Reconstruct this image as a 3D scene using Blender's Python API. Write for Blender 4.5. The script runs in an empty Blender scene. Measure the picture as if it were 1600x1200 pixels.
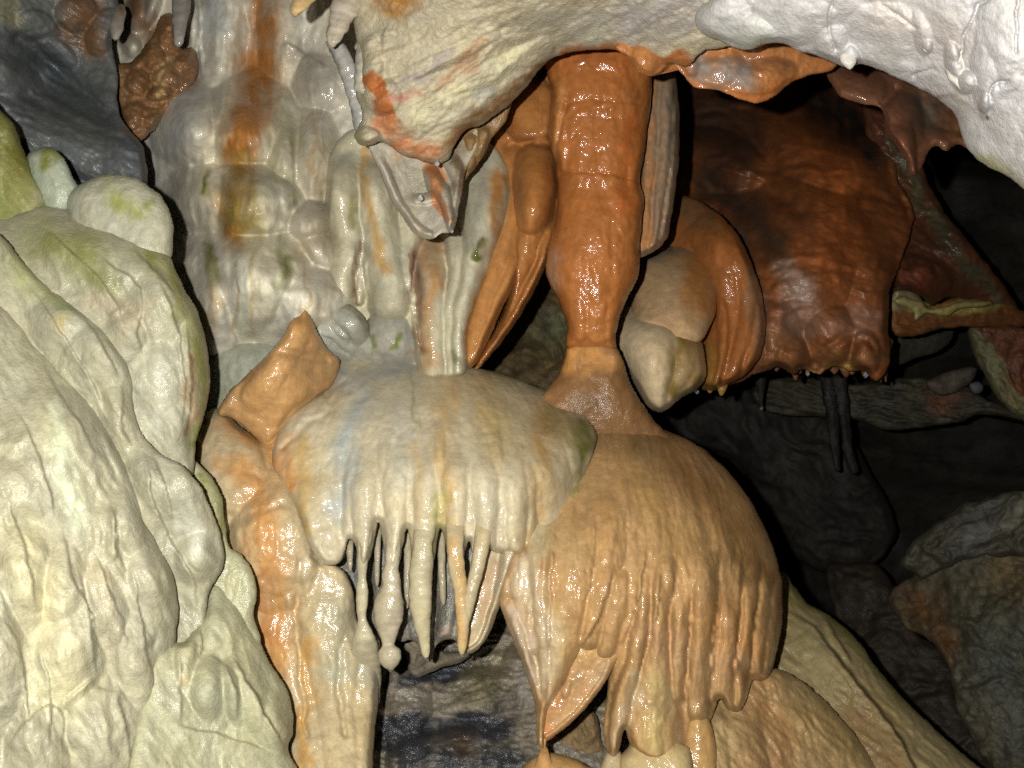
import bpy, math
import numpy as np
from mathutils import Vector

# ------------------------------------------------------------------ camera, world, flash, exposure
S = bpy.context.scene
COL = bpy.data.collections.new("cave"); S.collection.children.link(COL)
CAMZ = 1.4
LENS = 35.0
K = 36.0 / LENS / 1600.0            # metres per photograph pixel at one metre
cd = bpy.data.cameras.new("camera"); cam = bpy.data.objects.new("camera", cd); COL.objects.link(cam)
cam.location = (0, 0, CAMZ); cam.rotation_euler = (math.radians(90), 0, 0)
cd.lens = LENS; cd.sensor_width = 36; cd.clip_start = 0.05; cd.clip_end = 100
S.camera = cam
w = bpy.data.worlds.new("World"); S.world = w; w.use_nodes = True
bg = w.node_tree.nodes["Background"]; bg.inputs[0].default_value = (0.5, 0.6, 0.8, 1); bg.inputs[1].default_value = 0.002
# the photograph is lit by one thing only: the camera's own flash, a hand's breadth up and left of the lens
fl = bpy.data.lights.new("camera_flash", 'POINT'); fo = bpy.data.objects.new("camera_flash", fl); COL.objects.link(fo)
fo.location = (-0.085, -0.01, CAMZ + 0.035); fl.energy = 204; fl.shadow_soft_size = 0.009; fl.color = (1.0, 0.985, 0.95)
S.view_settings.view_transform = 'Standard'; S.view_settings.look = 'None'
S.view_settings.exposure = 0.0; S.view_settings.gamma = 1.0; S.view_settings.use_curve_mapping = False
S.render.engine = 'CYCLES'; S.cycles.use_denoising = False
S.cycles.max_bounces = 5; S.cycles.diffuse_bounces = 3; S.cycles.glossy_bounces = 3
S.cycles.sample_clamp_indirect = 3.0

# ------------------------------------------------------------------ noise
_rng = np.random.default_rng(7)
_P = np.concatenate([_rng.permutation(256)] * 3)
_GA = _rng.random(256) * 2 * np.pi
_GX, _GY = np.cos(_GA), np.sin(_GA)
def perlin(x, y, seed=0):
    x = x + seed * 17.31; y = y + seed * 9.77
    xi = np.floor(x).astype(np.int64); yi = np.floor(y).astype(np.int64)
    fx = x - xi; fy = y - yi; xi &= 255; yi &= 255
    u = fx * fx * fx * (fx * (fx * 6 - 15) + 10); v = fy * fy * fy * (fy * (fy * 6 - 15) + 10)
    def g(a, b, dx, dy):
        h = _P[_P[a] + b]; return _GX[h] * dx + _GY[h] * dy
    n00 = g(xi, yi, fx, fy); n10 = g(xi + 1, yi, fx - 1, fy)
    n01 = g(xi, yi + 1, fx, fy - 1); n11 = g(xi + 1, yi + 1, fx - 1, fy - 1)
    return ((n00 * (1 - u) + n10 * u) * (1 - v) + (n01 * (1 - u) + n11 * u) * v) * 1.5
def fbm(x, y, seed=0, o=3, ridged=False):
    s = 0; a = 1; t = 0
    for i in range(o):
        n = perlin(x * 2 ** i, y * 2 ** i, seed + i * 3)
        s = s + a * ((0.5 - np.abs(n)) * 2 if ridged else n); t += a; a *= 0.5
    return s / t
def srgb(c):
    c = np.asarray(c, float) / 255.0
    l = np.where(c <= 0.04045, c / 12.92, ((c + 0.055) / 1.055) ** 2.4)
    g = (l * np.array([0.3, 0.6, 0.1])).sum(-1, keepdims=True)
    l = (g + (l - g) * 0.94) * np.array([1.0, 0.985, 0.945])
    l[..., 1] += 0.09 * np.clip(l[..., 0] - l[..., 2] - 0.2, 0, 1)
    return l

# ------------------------------------------------------------------ curves and distances (photograph pixels)
def smooth(pts, closed, step=4.0):
    P = [np.array(p, float) for p in pts]; n = len(P); out = []
    for i in range(n if closed else n - 1):
        if closed: a, b, c, d = P[i - 1], P[i], P[(i + 1) % n], P[(i + 2) % n]
        else: a, b, c, d = P[max(i - 1, 0)], P[i], P[i + 1], P[min(i + 2, n - 1)]
        L = np.hypot(*(c - b)[:2]); m = max(2, int(L / step))
        for t in np.arange(m) / m:
            out.append(0.5 * (2 * b + (c - a) * t + (2 * a - 5 * b + 4 * c - d) * t * t + (3 * b - a - 3 * c + d) * t ** 3))
    if not closed: out.append(P[-1])
    return np.array(out)
def nearest(X, Y, poly, closed=True):
    """distance and nearest point on a polyline"""
    best = np.full(X.shape, 1e18); NX = X.copy(); NY = Y.copy()
    n = len(poly)
    for i in range(n if closed else n - 1):
        ax, ay = poly[i][:2]; bx, by = poly[(i + 1) % n][:2]
        dx, dy = bx - ax, by - ay; L = dx * dx + dy * dy + 1e-9
        t = np.clip(((X - ax) * dx + (Y - ay) * dy) / L, 0, 1)
        px = ax + t * dx; py = ay + t * dy; q = (X - px) ** 2 + (Y - py) ** 2
        m = q < best; best[m] = q[m]; NX[m] = px[m]; NY[m] = py[m]
    return np.sqrt(best), NX, NY
def inside(X, Y, poly):
    r = np.zeros(X.shape, bool); n = len(poly)
    for i in range(n):
        ax, ay = poly[i]; bx, by = poly[(i + 1) % n]
        if ay == by: continue
        c = ((ay > Y) != (by > Y)) & (X < (bx - ax) * (Y - ay) / (by - ay) + ax); r ^= c
    return r
def qline(X, Y, pts, along=False, side=False):
    """smallest distance / radius to a polyline of (x, y, r)"""
    best = np.full(X.shape, 1e9); S_ = np.zeros(X.shape); G_ = np.ones(X.shape); ns = max(len(pts) - 1, 1)
    if len(pts) == 1:
        x, y, r = pts[0]; return np.hypot(X - x, Y - y) / r
    for i, ((ax, ay, ar), (bx, by, br)) in enumerate(zip(pts[:-1], pts[1:])):
        dx, dy = bx - ax, by - ay; L = dx * dx + dy * dy + 1e-9
        t = np.clip(((X - ax) * dx + (Y - ay) * dy) / L, 0, 1)
        q = np.hypot(X - ax - t * dx, Y - ay - t * dy) / (ar + (br - ar) * t)
        if side: G_ = np.where(q < best, np.sign(dx * (Y - ay) - dy * (X - ax)), G_)
        if along: S_ = np.where(q < best, (i + t) / ns, S_)
        best = np.minimum(best, q)
    return (best, S_, G_) if side else (best, S_) if along else best
def tps(ctrl):
    c = np.array(ctrl, float)
    if len(c) == 1: return lambda x, y: np.full(np.shape(x), c[0, 2])
    q = c[:, :2] - c[:, :2].mean(0); uu, ss, vv = np.linalg.svd(q, full_matrices=True)
    if len(c) < 3 or ss[1] < 0.35 * ss[0]:          # nearly in line: hold the depth level across that line
        nrm = vv[1] if len(c) > 1 else np.array([1.0, 0]); e = []
        for p in c:
            for k in (-160, 160): e.append([p[0] + nrm[0] * k, p[1] + nrm[1] * k, p[2]])
        c = np.concatenate([c, np.array(e)])
    xy = c[:, :2] / 500.0; n = len(c)
    U = lambda r2: np.where(r2 > 1e-12, r2 * np.log(r2 + 1e-12), 0) * 0.5
    A = np.zeros((n + 3, n + 3)); d = ((xy[:, None] - xy[None]) ** 2).sum(-1)
    A[:n, :n] = U(d) + np.eye(n) * 0.004; A[:n, n] = 1; A[:n, n + 1:] = xy; A[n, :n] = 1; A[n + 1:, :n] = xy.T
    sol = np.linalg.lstsq(A, np.concatenate([c[:, 2], [0, 0, 0]]), rcond=None)[0]
    def f(x, y):
        s = sol[n] + sol[n + 1] * x / 500 + sol[n + 2] * y / 500
        for i in range(n): s = s + sol[i] * U((x / 500 - xy[i, 0]) ** 2 + (y / 500 - xy[i, 1]) ** 2)
        return s
    return f
def world(x, y, d):
    return np.stack([(x - 800) * K * d, d, CAMZ + (600 - y) * K * d], -1)

# ------------------------------------------------------------------ pigment: mineral stain, algae, some painted shade and sheen, laid as soft strokes
def pigment(X, Y, base, strokes, seed, stretch=4.0, mott=10, uv=None):
    u, v = (X, Y) if uv is None else uv(X, Y)
    C = np.ones(X.shape + (3,)) * srgb(base)
    wx = fbm(X / 60, Y / 60, seed + 41, 3) * 22 + fbm(u / 12, v / (12 * stretch), seed + 47, 2) * 4
    wy = fbm(X / 60, Y / 60, seed + 43, 3) * 30
    st = fbm(u / 22, v / (22 * stretch), seed + 53, 4)
    pa = fbm(X / 45, Y / 45, seed + 59, 4)
    for s in strokes:
        pts, col, a = s[:3]; soft = s[3] if len(s) > 3 else 1.0; pts = [(p[0], p[1], p[2] * (1.25 if soft == 1.0 else 1.0)) for p in pts]
        q = qline(X + wx, Y + wy, pts)
        m = np.clip((1 - q) / soft, 0, 1); m = m * m * (3 - 2 * m)
        m = m * a * np.clip(1.05 + 0.75 * st + 0.45 * pa, 0, 1.3); m = np.clip(m, 0, 1)[..., None]
        C = C * (1 - m) + srgb(col) * m
    big = fbm(u / 70, v / (70 * stretch * 0.5), seed + 61, 3)[..., None]
    k = mott / 100.0
    C = C * (1 + k * 1.2 * st[..., None] + k * pa[..., None])
    C = C * (1 + big * k * np.array([0.4, 0.1, -0.9]))
    return np.clip(C * 0.62, 0.004, 0.7)

# ------------------------------------------------------------------ meshes
def link_mesh(name, V, Q, colors, mat, parent=None, tris=None, ngon=None):
    org = Vector((0, 0, 0))
    me = bpy.data.meshes.new(name)
    if parent is not None: off = np.array(parent.location)
    else: off = np.array([V[:, 0].mean(), V[:, 1].mean(), V[:, 2].min()])
    Vl = (V - off).astype(np.float32)
    loops = [Q.ravel()]; sizes = [np.full(len(Q), Q.shape[1])]
    for e in (tris or []): loops.append(np.asarray(e).ravel()); sizes.append(np.full(len(e), len(e[0])))
    loops = np.concatenate(loops).astype(np.int32); sizes = np.concatenate(sizes).astype(np.int32)
    me.vertices.add(len(Vl)); me.vertices.foreach_set("co", Vl.ravel())
    me.loops.add(len(loops)); me.loops.foreach_set("vertex_index", loops)
    me.polygons.add(len(sizes)); me.polygons.foreach_set("loop_start", np.concatenate([[0], np.cumsum(sizes)[:-1]]).astype(np.int32))
    me.polygons.foreach_set("use_smooth", np.ones(len(sizes), bool))
    me.update(calc_edges=True); me.validate()
    if colors is not None:
        at = me.color_attributes.new("pigment", 'FLOAT_COLOR', 'POINT')
        at.data.foreach_set("color", np.concatenate([colors, np.ones((len(colors), 1))], 1).astype(np.float32).ravel())
    me.materials.append(mat)
    o = bpy.data.objects.new(name, me); COL.objects.link(o)
    if parent is not None: o.parent = parent
    else: o.location = off
    return o
def tag(o, label=None, cat=None, group=None, kind=None):
    if label: o["label"] = label
    if cat: o["category"] = cat
    if group: o["group"] = group
    if kind or label: o["kind"] = kind or "thing"
    return o
def thing(name, label, cat, at, group=None):
    o = bpy.data.objects.new(name, None); COL.objects.link(o); o.empty_display_size = 0.05
    p = world(np.array(float(at[0])), np.array(float(at[1])), np.array(float(at[2]))); o.location = p.tolist()
    return tag(o, label, cat, group)

SEED = [0]
RELIEF = (1.3, 1.2, 1.6, 1.3)      # lobes, ridges, grooves, noise
def layer(name, outline, depth, R, mat, base, paint=(), lobes=(), ridges=(), grooves=(), noise=(), parent=None,
          step=2.5, back=0.12, edge=2.5, uv=None, stretch=4.0, mott=10, flat=1.0, corner=False, fn=None, push=None, rk=1.0, lk=1.0, fold=0, lp=1.0):
    """a solid shell: outline in the view, a surface modelled in depth over it, rounded rim, and a body behind"""
    SEED[0] += 5; sd = SEED[0]
    poly = np.array(outline, float) if corner else smooth([p[:2] for p in outline], True)
    if corner:
        pp = []
        for i in range(len(poly)):
            a, b = poly[i], poly[(i + 1) % len(poly)]; m = max(1, int(np.hypot(*(b - a)) / 5))
            for t in np.arange(m) / m: pp.append(a + (b - a) * t)
        poly = np.array(pp)
    n1 = fbm(poly[:, 0] / 26, poly[:, 1] / 26, sd + 1, 3) * edge; n2 = fbm(poly[:, 0] / 26, poly[:, 1] / 26, sd + 2, 3) * edge
    poly = poly + np.stack([n1, n2], 1)
    x0, y0 = poly.min(0) - step * 2; x1, y1 = poly.max(0) + step * 2
    def axis(a, b, lo, hi):                          # fine where the photograph looks, coarser beyond it
        parts = []
        if a < lo: parts.append(np.arange(a, min(lo, b), step * 4))
        if b > lo and a < hi: parts.append(np.arange(max(a, lo), min(b, hi), step))
        if b > hi: parts.append(np.arange(max(a, hi), b, step * 4))
        return np.concatenate(parts)
    xs = axis(x0, x1, -90, 1690); ys = axis(y0, y1, -90, 1290)
    X, Y = np.meshgrid(xs, ys); shp = X.shape
    loc = np.where((X < -90) | (X > 1690) | (Y < -90) | (Y > 1290), step * 4, step)
    D, NX, NY = nearest(X.ravel(), Y.ravel(), poly); D = D.reshape(shp); NX = NX.reshape(shp); NY = NY.reshape(shp)
    ins = inside(X, Y, poly); sdist = np.where(ins, D, -D)
    valid = sdist > -0.72 * loc
    snap = valid & (sdist < 0.35 * loc)
    X = np.where(snap, NX, X); Y = np.where(snap, NY, Y); sdist = np.where(snap, 0, sdist)
    f = tps(depth)(X, Y)
    if push is not None: f = push[0] - (push[0] - f) * push[1]
    if np.isscalar(R): Rf = np.full(shp, float(R))
    else:
        r = np.array(R, float); wsum = 0; acc = 0
        for x, y, rr in r:
            wt = 1 / ((X - x) ** 2 + (Y - y) ** 2 + 400) ** 2; wsum = wsum + wt; acc = acc + wt * rr
        Rf = acc / wsum
    t = np.clip(sdist / Rf, 0, 1)
    T = Rf * K * f * flat
    prof = np.sqrt(np.clip(1 - (1 - t) ** 2, 0, 1))
    disp = np.zeros(shp)
    if lobes:
        L = np.full(shp, -1e3)
        for l in lobes:
            cx, cy, rx, ry, an, H = l[:6]; pw = l[6] if len(l) > 6 else 0.8
            a = math.radians(an); dx = X - cx; dy = Y - cy
            wv = fbm(X / 40, Y / 40, sd + 9, 2) * 0.12
            q = np.hypot((dx * math.cos(a) + dy * math.sin(a)) / rx, (-dx * math.sin(a) + dy * math.cos(a)) / ry) + wv
            L = np.maximum(L, RELIEF[0] * lk * H * np.where(q < 1, np.clip(1 - q * q, 0, 1) ** (pw * lp), -0.12 * (lp < 1.2) * (1 - np.exp(-(q - 1) * 8)) * np.exp(-(q - 1) * 2)))
        disp += L
    if ridges:
        L = np.full(shp, -1e3); jx = fbm(X / 30, Y / 60, sd + 11, 2) * 5
        for pts, H in ridges:
            sm = smooth(pts, False, 25); q, al = qline(X + jx, Y, sm, True); q = q * 0.84; al = np.clip(al / 0.28, 0, 1) if sm[0][1] > 5 else 1.0
            L = np.maximum(L, RELIEF[1] * rk * H * (al * al * (3 - 2 * al)) * np.where(q < 1, np.clip(1 - q * q, 0, 1) ** 0.7, -0.45 * (1 - np.exp(-(q - 1) * 6)) * np.exp(-(q - 1) * 1.5)))
        disp += L
    jx = fbm(X / 35, Y / 35, sd + 13, 3) * 7; jy = fbm(X / 35, Y / 35, sd + 15, 3) * 7
    for pts, H in grooves:
        sm = smooth(pts, False, 25)
        if fold:                                     # an overlapping lip: raised on one side, a sharp drop on the other
            q, al, sg = qline(X + jx * .7, Y + jy * .7, sm, True, True)
            e_ = np.clip(np.minimum(al, 1 - al) / 0.3, 0, 1); rr = pts[0][2]
            disp += fold * RELIEF[2] * H * (e_ * e_ * (3 - 2 * e_)) * np.exp(-q / (6 if sg is None else 6)) * np.clip(0.5 + sg * q * rr / 3.0, 0, 1)
        else:
            q = qline(X + jx, Y + jy, sm); disp -= RELIEF[2] * H * (np.exp(-np.abs(q) * 2.0) if pts[0][2] < 6 else 0.7 * np.exp(-q * q * 1.6))
    u, v = (X, Y) if uv is None else uv(X, Y)
    for i, nz in enumerate(noise):
        amp, sx, sy, an = nz[:4]; kind = nz[4] if len(nz) > 4 else ''
        a = math.radians(an); wp = fbm(X / 90, Y / 90, sd + 21, 2) * 0.7
        p = (u * math.cos(a) + v * math.sin(a)) / sx + wp; q = (-u * math.sin(a) + v * math.cos(a)) / sy + wp
        disp += RELIEF[3] * amp * fbm(p, q, sd + 23 + i * 4, 3, kind == 'r')
    if fn is not None: disp += fn(X, Y)
    disp *= np.clip(sdist / 9.0, 0.12, 1)
    d = f + T * (1 - prof) - disp / 1000.0
    idx = -np.ones(shp, int); idx[valid] = np.arange(valid.sum())
    a, b, c, e = idx[:-1, :-1], idx[:-1, 1:], idx[1:, 1:], idx[1:, :-1]
    ok = (a >= 0) & (b >= 0) & (c >= 0) & (e >= 0)
    # drop cells whose four corners all lie outside
    cin = (sdist[:-1, :-1] > 0) | (sdist[:-1, 1:] > 0) | (sdist[1:, 1:] > 0) | (sdist[1:, :-1] > 0)
    ok &= cin
    Q = np.stack([a[ok], e[ok], c[ok], b[ok]], 1)
    used = np.unique(Q); rm = -np.ones(valid.sum(), int); rm[used] = np.arange(len(used)); Q = rm[Q]
    vx, vy, vd = X[valid][used], Y[valid][used], d[valid][used]
    V = world(vx, vy, vd)
    C = pigment(vx, vy, base, paint, sd, stretch, mott, uv)
    # rim and body behind it
    E = np.concatenate([Q[:, [0, 1]], Q[:, [1, 2]], Q[:, [2, 3]], Q[:, [3, 0]]])
    key = np.sort(E, 1); kk = key[:, 0] * (len(used) + 1) + key[:, 1]
    uq, first, cnt = np.unique(kk, return_index=True, return_counts=True)
    B = E[first[cnt == 1]]
    bv = np.unique(B); mp = -np.ones(len(used), int)
    cx, cy = poly.mean(0); n0 = len(used)
    rings = []; Vs = [V]; Cs = [C]; prev = None; Qs = [Q]
    for j, (dd, sh) in enumerate([(0.35, 0.985), (1.0, 0.90)]):
        bx = cx + (vx[bv] - cx) * sh; by = cy + (vy[bv] - cy) * sh; bd = vd[bv] + back * dd
        mp2 = -np.ones(len(used), int); mp2[bv] = n0 + np.arange(len(bv)); n0 += len(bv)
        Vs.append(world(bx, by, bd)); Cs.append(C[bv])
        lo = B if prev is None else prev[B]
        Qs.append(np.stack([lo[:, 1], lo[:, 0], mp2[B[:, 0]], mp2[B[:, 1]]], 1)); prev = mp2
    Vs.append(world(np.array([cx]), np.array([cy]), np.array([vd[bv].mean() + back]))); Cs.append(C[:1])
    tri = np.stack([prev[B[:, 1]], prev[B[:, 0]], np.full(len(B), n0)], 1)
    o = link_mesh(name, np.concatenate(Vs), np.concatenate(Qs), np.concatenate(Cs), mat, parent, tris=[tri])
    return o

def strand(name, pts, mat, base, paint=(), parent=None, seg=22, rough=0.10, tip=True, flatten=1.0, fine=3.0):
    """a hanging or standing round-bodied piece: path of (x, y, radius px, depth)"""
    SEED[0] += 5; sd = SEED[0]
    P = smooth(pts, False, fine); n = len(P)
    tan = np.gradient(P[:, :2], axis=0); tan /= np.linalg.norm(tan, axis=1)[:, None] + 1e-9
    th = np.arange(seg) / seg * 2 * np.pi
    r = P[:, 2][:, None] * (1 + rough * fbm(th[None] * 1.1 + P[:, 0][:, None] * 0, P[:, 1][:, None] / 22 + th[None] * 0, sd, 3)
                            + rough * 0.6 * perlin(P[:, 1][:, None] / 9 + th[None] * 0.3, th[None] * 0.5 + P[:, 1][:, None] * 0, sd + 2))
    r = np.maximum(r, 0.4)
    ox = r * np.cos(th)[None]; nx = -tan[:, 1]; ny = tan[:, 0]
    X = P[:, 0][:, None] + nx[:, None] * ox; Y = P[:, 1][:, None] + ny[:, None] * ox
    D = P[:, 3][:, None] - r * np.sin(th)[None] * K * P[:, 3][:, None] * flatten
    V = world(X, Y, D).reshape(-1, 3); C = pigment(X.ravel(), Y.ravel(), base, paint, sd)
    i = np.arange(n - 1)[:, None] * seg; j = np.arange(seg)[None]; jn = (j + 1) % seg
    Q = np.stack([(i + j), (i + seg + j), (i + seg + jn), (i + jn)], -1).reshape(-1, 4)
    ends = world(P[[0, -1], 0], P[[0, -1], 1] + np.array([-1, 1]) * P[[0, -1], 2] * 0.7, P[[0, -1], 3])
    V = np.concatenate([V, ends]); C = np.concatenate([C, C[:1], C[-1:]])
    N = n * seg; jj = np.arange(seg)
    t1 = np.stack([jj, (jj + 1) % seg, np.full(seg, N)], 1); t2 = np.stack([(n - 1) * seg + (jj + 1) % seg, (n - 1) * seg + jj, np.full(seg, N + 1)], 1)
    return link_mesh(name, V, Q, C, mat, parent, tris=[t1, t2])

# ------------------------------------------------------------------ materials
def stone(name, rough=0.5, coat=0.8, coat_r=0.09, wet=0.5, grain=0.5, spec=0.4, sss=0.0, dark_pits=0.0, scale=1.0, frost=0.0):
    m = bpy.data.materials.new(name); m.use_nodes = True; nt = m.node_tree; N = nt.nodes; L = nt.links
    b = N["Principled BSDF"]
    at = N.new("ShaderNodeAttribute"); at.attribute_name = "pigment"
    tc = N.new("ShaderNodeTexCoord")
    def nz(sc, det=3, rg=0.6):
        n = N.new("ShaderNodeTexNoise"); n.inputs["Scale"].default_value = sc * scale; n.inputs["Detail"].default_value = det
        n.inputs["Roughness"].default_value = rg; L.new(tc.outputs["Object"], n.inputs["Vector"]); return n
    def ramp(src, a, bb, lo, hi):
        r = N.new("ShaderNodeMapRange"); r.inputs[1].default_value = a; r.inputs[2].default_value = bb
        r.inputs[3].default_value = lo; r.inputs[4].default_value = hi; L.new(src, r.inputs[0]); return r
    n1 = nz(55, 6, 0.65); n2 = nz(380, 3, 0.7)
    r1 = ramp(n1.outputs["Fac"], 0.3, 0.7, 0.82, 1.14); r2 = ramp(n2.outputs["Fac"], 0.3, 0.7, 0.86, 1.10)
    mu = N.new("ShaderNodeMath"); mu.operation = 'MULTIPLY'; L.new(r1.outputs[0], mu.inputs[0]); L.new(r2.outputs[0], mu.inputs[1])
    vm = N.new("ShaderNodeVectorMath"); vm.operation = 'SCALE'; L.new(at.outputs["Color"], vm.inputs[0]); L.new(mu.outputs[0], vm.inputs["Scale"])
    col = vm.outputs[0]
    if dark_pits:
        n3 = nz(30, 8, 0.7); r3 = ramp(n3.outputs["Fac"], 0.42, 0.62, 1.0, 1.0 - dark_pits)
        v2 = N.new("ShaderNodeVectorMath"); v2.operation = 'SCALE'; L.new(col, v2.inputs[0]); L.new(r3.outputs[0], v2.inputs["Scale"]); col = v2.outputs[0]
    L.new(col, b.inputs["Base Color"])
    b.inputs["Roughness"].default_value = rough
    b.inputs["Specular IOR Level"].default_value = spec
    bu = N.new("ShaderNodeBump"); bu.inputs["Strength"].default_value = 1.0; bu.inputs["Distance"].default_value = 0.0016 * grain
    ng = nz(170, 5, 0.66); L.new(ng.outputs["Fac"], bu.inputs["Height"]); L.new(bu.outputs[0], b.inputs["Normal"])
    b.inputs["Coat Weight"].default_value = coat; b.inputs["Coat Roughness"].default_value = coat_r; b.inputs["Coat IOR"].default_value = 1.6
    cw = nz(9, 4, 0.6); rc = ramp(cw.outputs["Fac"], 0.40, 0.58, coat * 0.06, coat); L.new(rc.outputs[0], b.inputs["Coat Weight"])
    bc = N.new("ShaderNodeBump"); bc.inputs["Strength"].default_value = 1.0; bc.inputs["Distance"].default_value = 0.0022 * wet
    nc = nz(150, 2, 0.45); L.new(nc.outputs["Fac"], bc.inputs["Height"]); L.new(bu.outputs[0], bc.inputs["Normal"]); L.new(bc.outputs[0], b.inputs["Coat Normal"])
    if sss:
        b.inputs["Subsurface Weight"].default_value = sss; b.inputs["Subsurface Radius"].default_value = (1.0, 0.55, 0.3)
        b.inputs["Subsurface Scale"].default_value = 0.006
    return m
M_WET = stone("wet_flowstone", 0.6, 1.0, 0.12, 0.7, 0.6, spec=0.15, sss=0.0)
M_WETTER = stone("dripping_flowstone", 0.6, 1.0, 0.11, 0.85, 0.45, spec=0.15, sss=0.0)
M_DAMP = stone("damp_calcite", 0.7, 0.55, 0.17, 0.6, 1.1, spec=0.12, sss=0.0)
M_DRY = stone("dry_calcite", 0.8, 0.12, 0.3, 0.5, 1.4, spec=0.25)
M_ROCK = stone("bare_rock", 0.7, 0.25, 0.25, 0.8, 2.2, spec=0.3, dark_pits=0.45)
M_GLIT = stone("glittering_rock", 0.6, 1.0, 0.2, 2.2, 2.0, dark_pits=0.4)
M_BACK = stone("dark_cave_rock", 0.85, 0.1, 0.3, 0.8, 3.0, spec=0.2, dark_pits=0.5, scale=0.5)
def water():
    m = bpy.data.materials.new("water_drop"); m.use_nodes = True; b = m.node_tree.nodes["Principled BSDF"]
    b.inputs["Base Color"].default_value = (0.95, 0.97, 1, 1); b.inputs["Roughness"].default_value = 0.02
    b.inputs["Transmission Weight"].default_value = 0.9; b.inputs["IOR"].default_value = 1.33
    return m
M_WATER = water()

# ================================================================== THE CAVE ROOM (structure)
def room():
    def sheet(name, P, Q, base, paint=()):
        V = P.reshape(-1, 3); C = pigment(V[:, 0] * 160, V[:, 2] * 160 + V[:, 1] * 90, base, paint, 3, 1.5, 30)
        o = link_mesh(name, V, Q, C, M_BACK); tag(o, kind="structure"); return o
    def grid(nu, nv):
        i = np.arange(nv - 1)[:, None] * nu; j = np.arange(nu - 1)[None]
        return np.stack([i + j, i + j + 1, i + nu + j + 1, i + nu + j], -1).reshape(-1, 4)
    nu, nv = 260, 110
    a = np.linspace(0, 2 * np.pi, nu)[None].repeat(nv, 0); z = np.linspace(-0.4, 3.6, nv)[:, None].repeat(nu, 1)
    r = 1 + 0.16 * fbm(a * 2.5, z * 1.2, 5, 5, True) + 0.06 * fbm(a * 14, z * 3.5, 9, 4)
    r = r - 0.05
    P = np.stack([np.sin(a) * 3.9 * r, 1.6 + np.cos(a) * 3.3 * r, z], -1)
    P[:, -1] = P[:, 0]
    sheet("cave_wall", P, grid(nu, nv), (58, 54, 46))
    nu = nv = 170
    x, y = np.meshgrid(np.linspace(-4.6, 4.6, nu), np.linspace(-2.6, 5.9, nv))
    P = np.stack([x, y, 0.02 + 0.25 * fbm(x * 0.9, y * 0.9, 21, 5, True)], -1); sheet("cave_floor", P, grid(nu, nv), (92, 80, 66))
    P = np.stack([x, y, 3.15 - 0.3 * fbm(x * 0.8, y * 0.8, 31, 5, True)], -1); sheet("cave_ceiling", P, grid(nu, nv)[:, ::-1], (110, 104, 94))
room()

FINE = [(2.2, 26, 30, 0), (1.0, 10, 13, 0)]
def mer(cx, ya, H, smin=0.3):
    """flow lines of a dome: x spread shrinks towards the apex"""
    def f(X, Y):
        s = np.sqrt(np.clip(1 - np.clip((ya - Y) / H, 0, 0.985) ** 2, smin ** 2, 1)); return (X - cx) / s, Y
    return f
def merline(cx, ya, H, u, ys, r, smin=0.3):
    out = []
    for i, y in enumerate(ys):
        s = math.sqrt(max(1 - min(max((ya - y) / H, 0), 0.985) ** 2, smin ** 2)); rr = r if np.isscalar(r) else r[i]
        out.append((cx + u * s, y, rr * max(s, 0.45)))
    return out

exec_parts = []
# ================================================================== FAR DARK ROCK
OR = (178, 98, 45); ORL = (205, 140, 80); GRN = (120, 122, 45); CRM = (214, 200, 165); GRY = (168, 172, 172); PALE = (214, 214, 196)
def one(name, label, cat, *a, group=None, **k):
    return tag(layer(name, *a, **k), label, cat, group)

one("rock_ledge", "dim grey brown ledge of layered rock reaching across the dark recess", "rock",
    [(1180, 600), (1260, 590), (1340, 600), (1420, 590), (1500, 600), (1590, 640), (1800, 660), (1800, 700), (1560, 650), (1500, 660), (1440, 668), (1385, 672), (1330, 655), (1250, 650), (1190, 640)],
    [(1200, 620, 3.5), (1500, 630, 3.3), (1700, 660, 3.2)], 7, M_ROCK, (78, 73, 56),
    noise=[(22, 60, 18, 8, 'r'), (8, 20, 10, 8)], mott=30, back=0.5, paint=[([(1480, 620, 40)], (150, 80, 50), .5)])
one("rock_slab", "thin grey tilted slab lodged above the ledge in the recess", "rock",
    [(1390, 530), (1440, 522), (1490, 512), (1475, 545), (1430, 560), (1395, 575), (1380, 560)],
    [(1400, 540, 3.35), (1480, 525, 3.5)], 12, M_ROCK, (96, 94, 80), noise=[(8, 30, 12, -10)], back=0.3, mott=25)
one("rock_slab", "small pinkish grey stone resting on the dark ledge", "rock",
    [(1448, 595), (1490, 578), (1525, 575), (1515, 600), (1480, 618), (1455, 612)],
    [(1480, 595, 3.2)], 14, M_ROCK, (110, 98, 80), noise=[(8, 30, 12, -10)], back=0.2, mott=25)
one("pebble", "small white pebble lying on the dark ledge", "stone",
    [(1514, 600), (1530, 596), (1537, 604), (1532, 614), (1520, 614)], [(1525, 605, 3.12)], 9, M_DRY, (98, 102, 106), back=0.05, edge=0.5)
one("rock_slab", "leaning rock slab with rust face and grey yellow edge at the recess", "rock",
    [(1515, 512), (1560, 505), (1620, 520), (1720, 560), (1760, 700), (1640, 680), (1590, 652), (1560, 625), (1540, 590), (1520, 550)],
    [(1530, 530, 3.0), (1570, 620, 2.95), (1700, 600, 2.8)], 14, M_ROCK, (128, 76, 46),
    paint=[([(1515, 515, 20), (1540, 570, 26), (1575, 620, 26), (1600, 655, 26)], (135, 130, 90), .95, .3)], noise=[(16, 40, 25, 55, 'r'), (6, 14, 10, 0)], mott=30, back=0.3)
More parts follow.
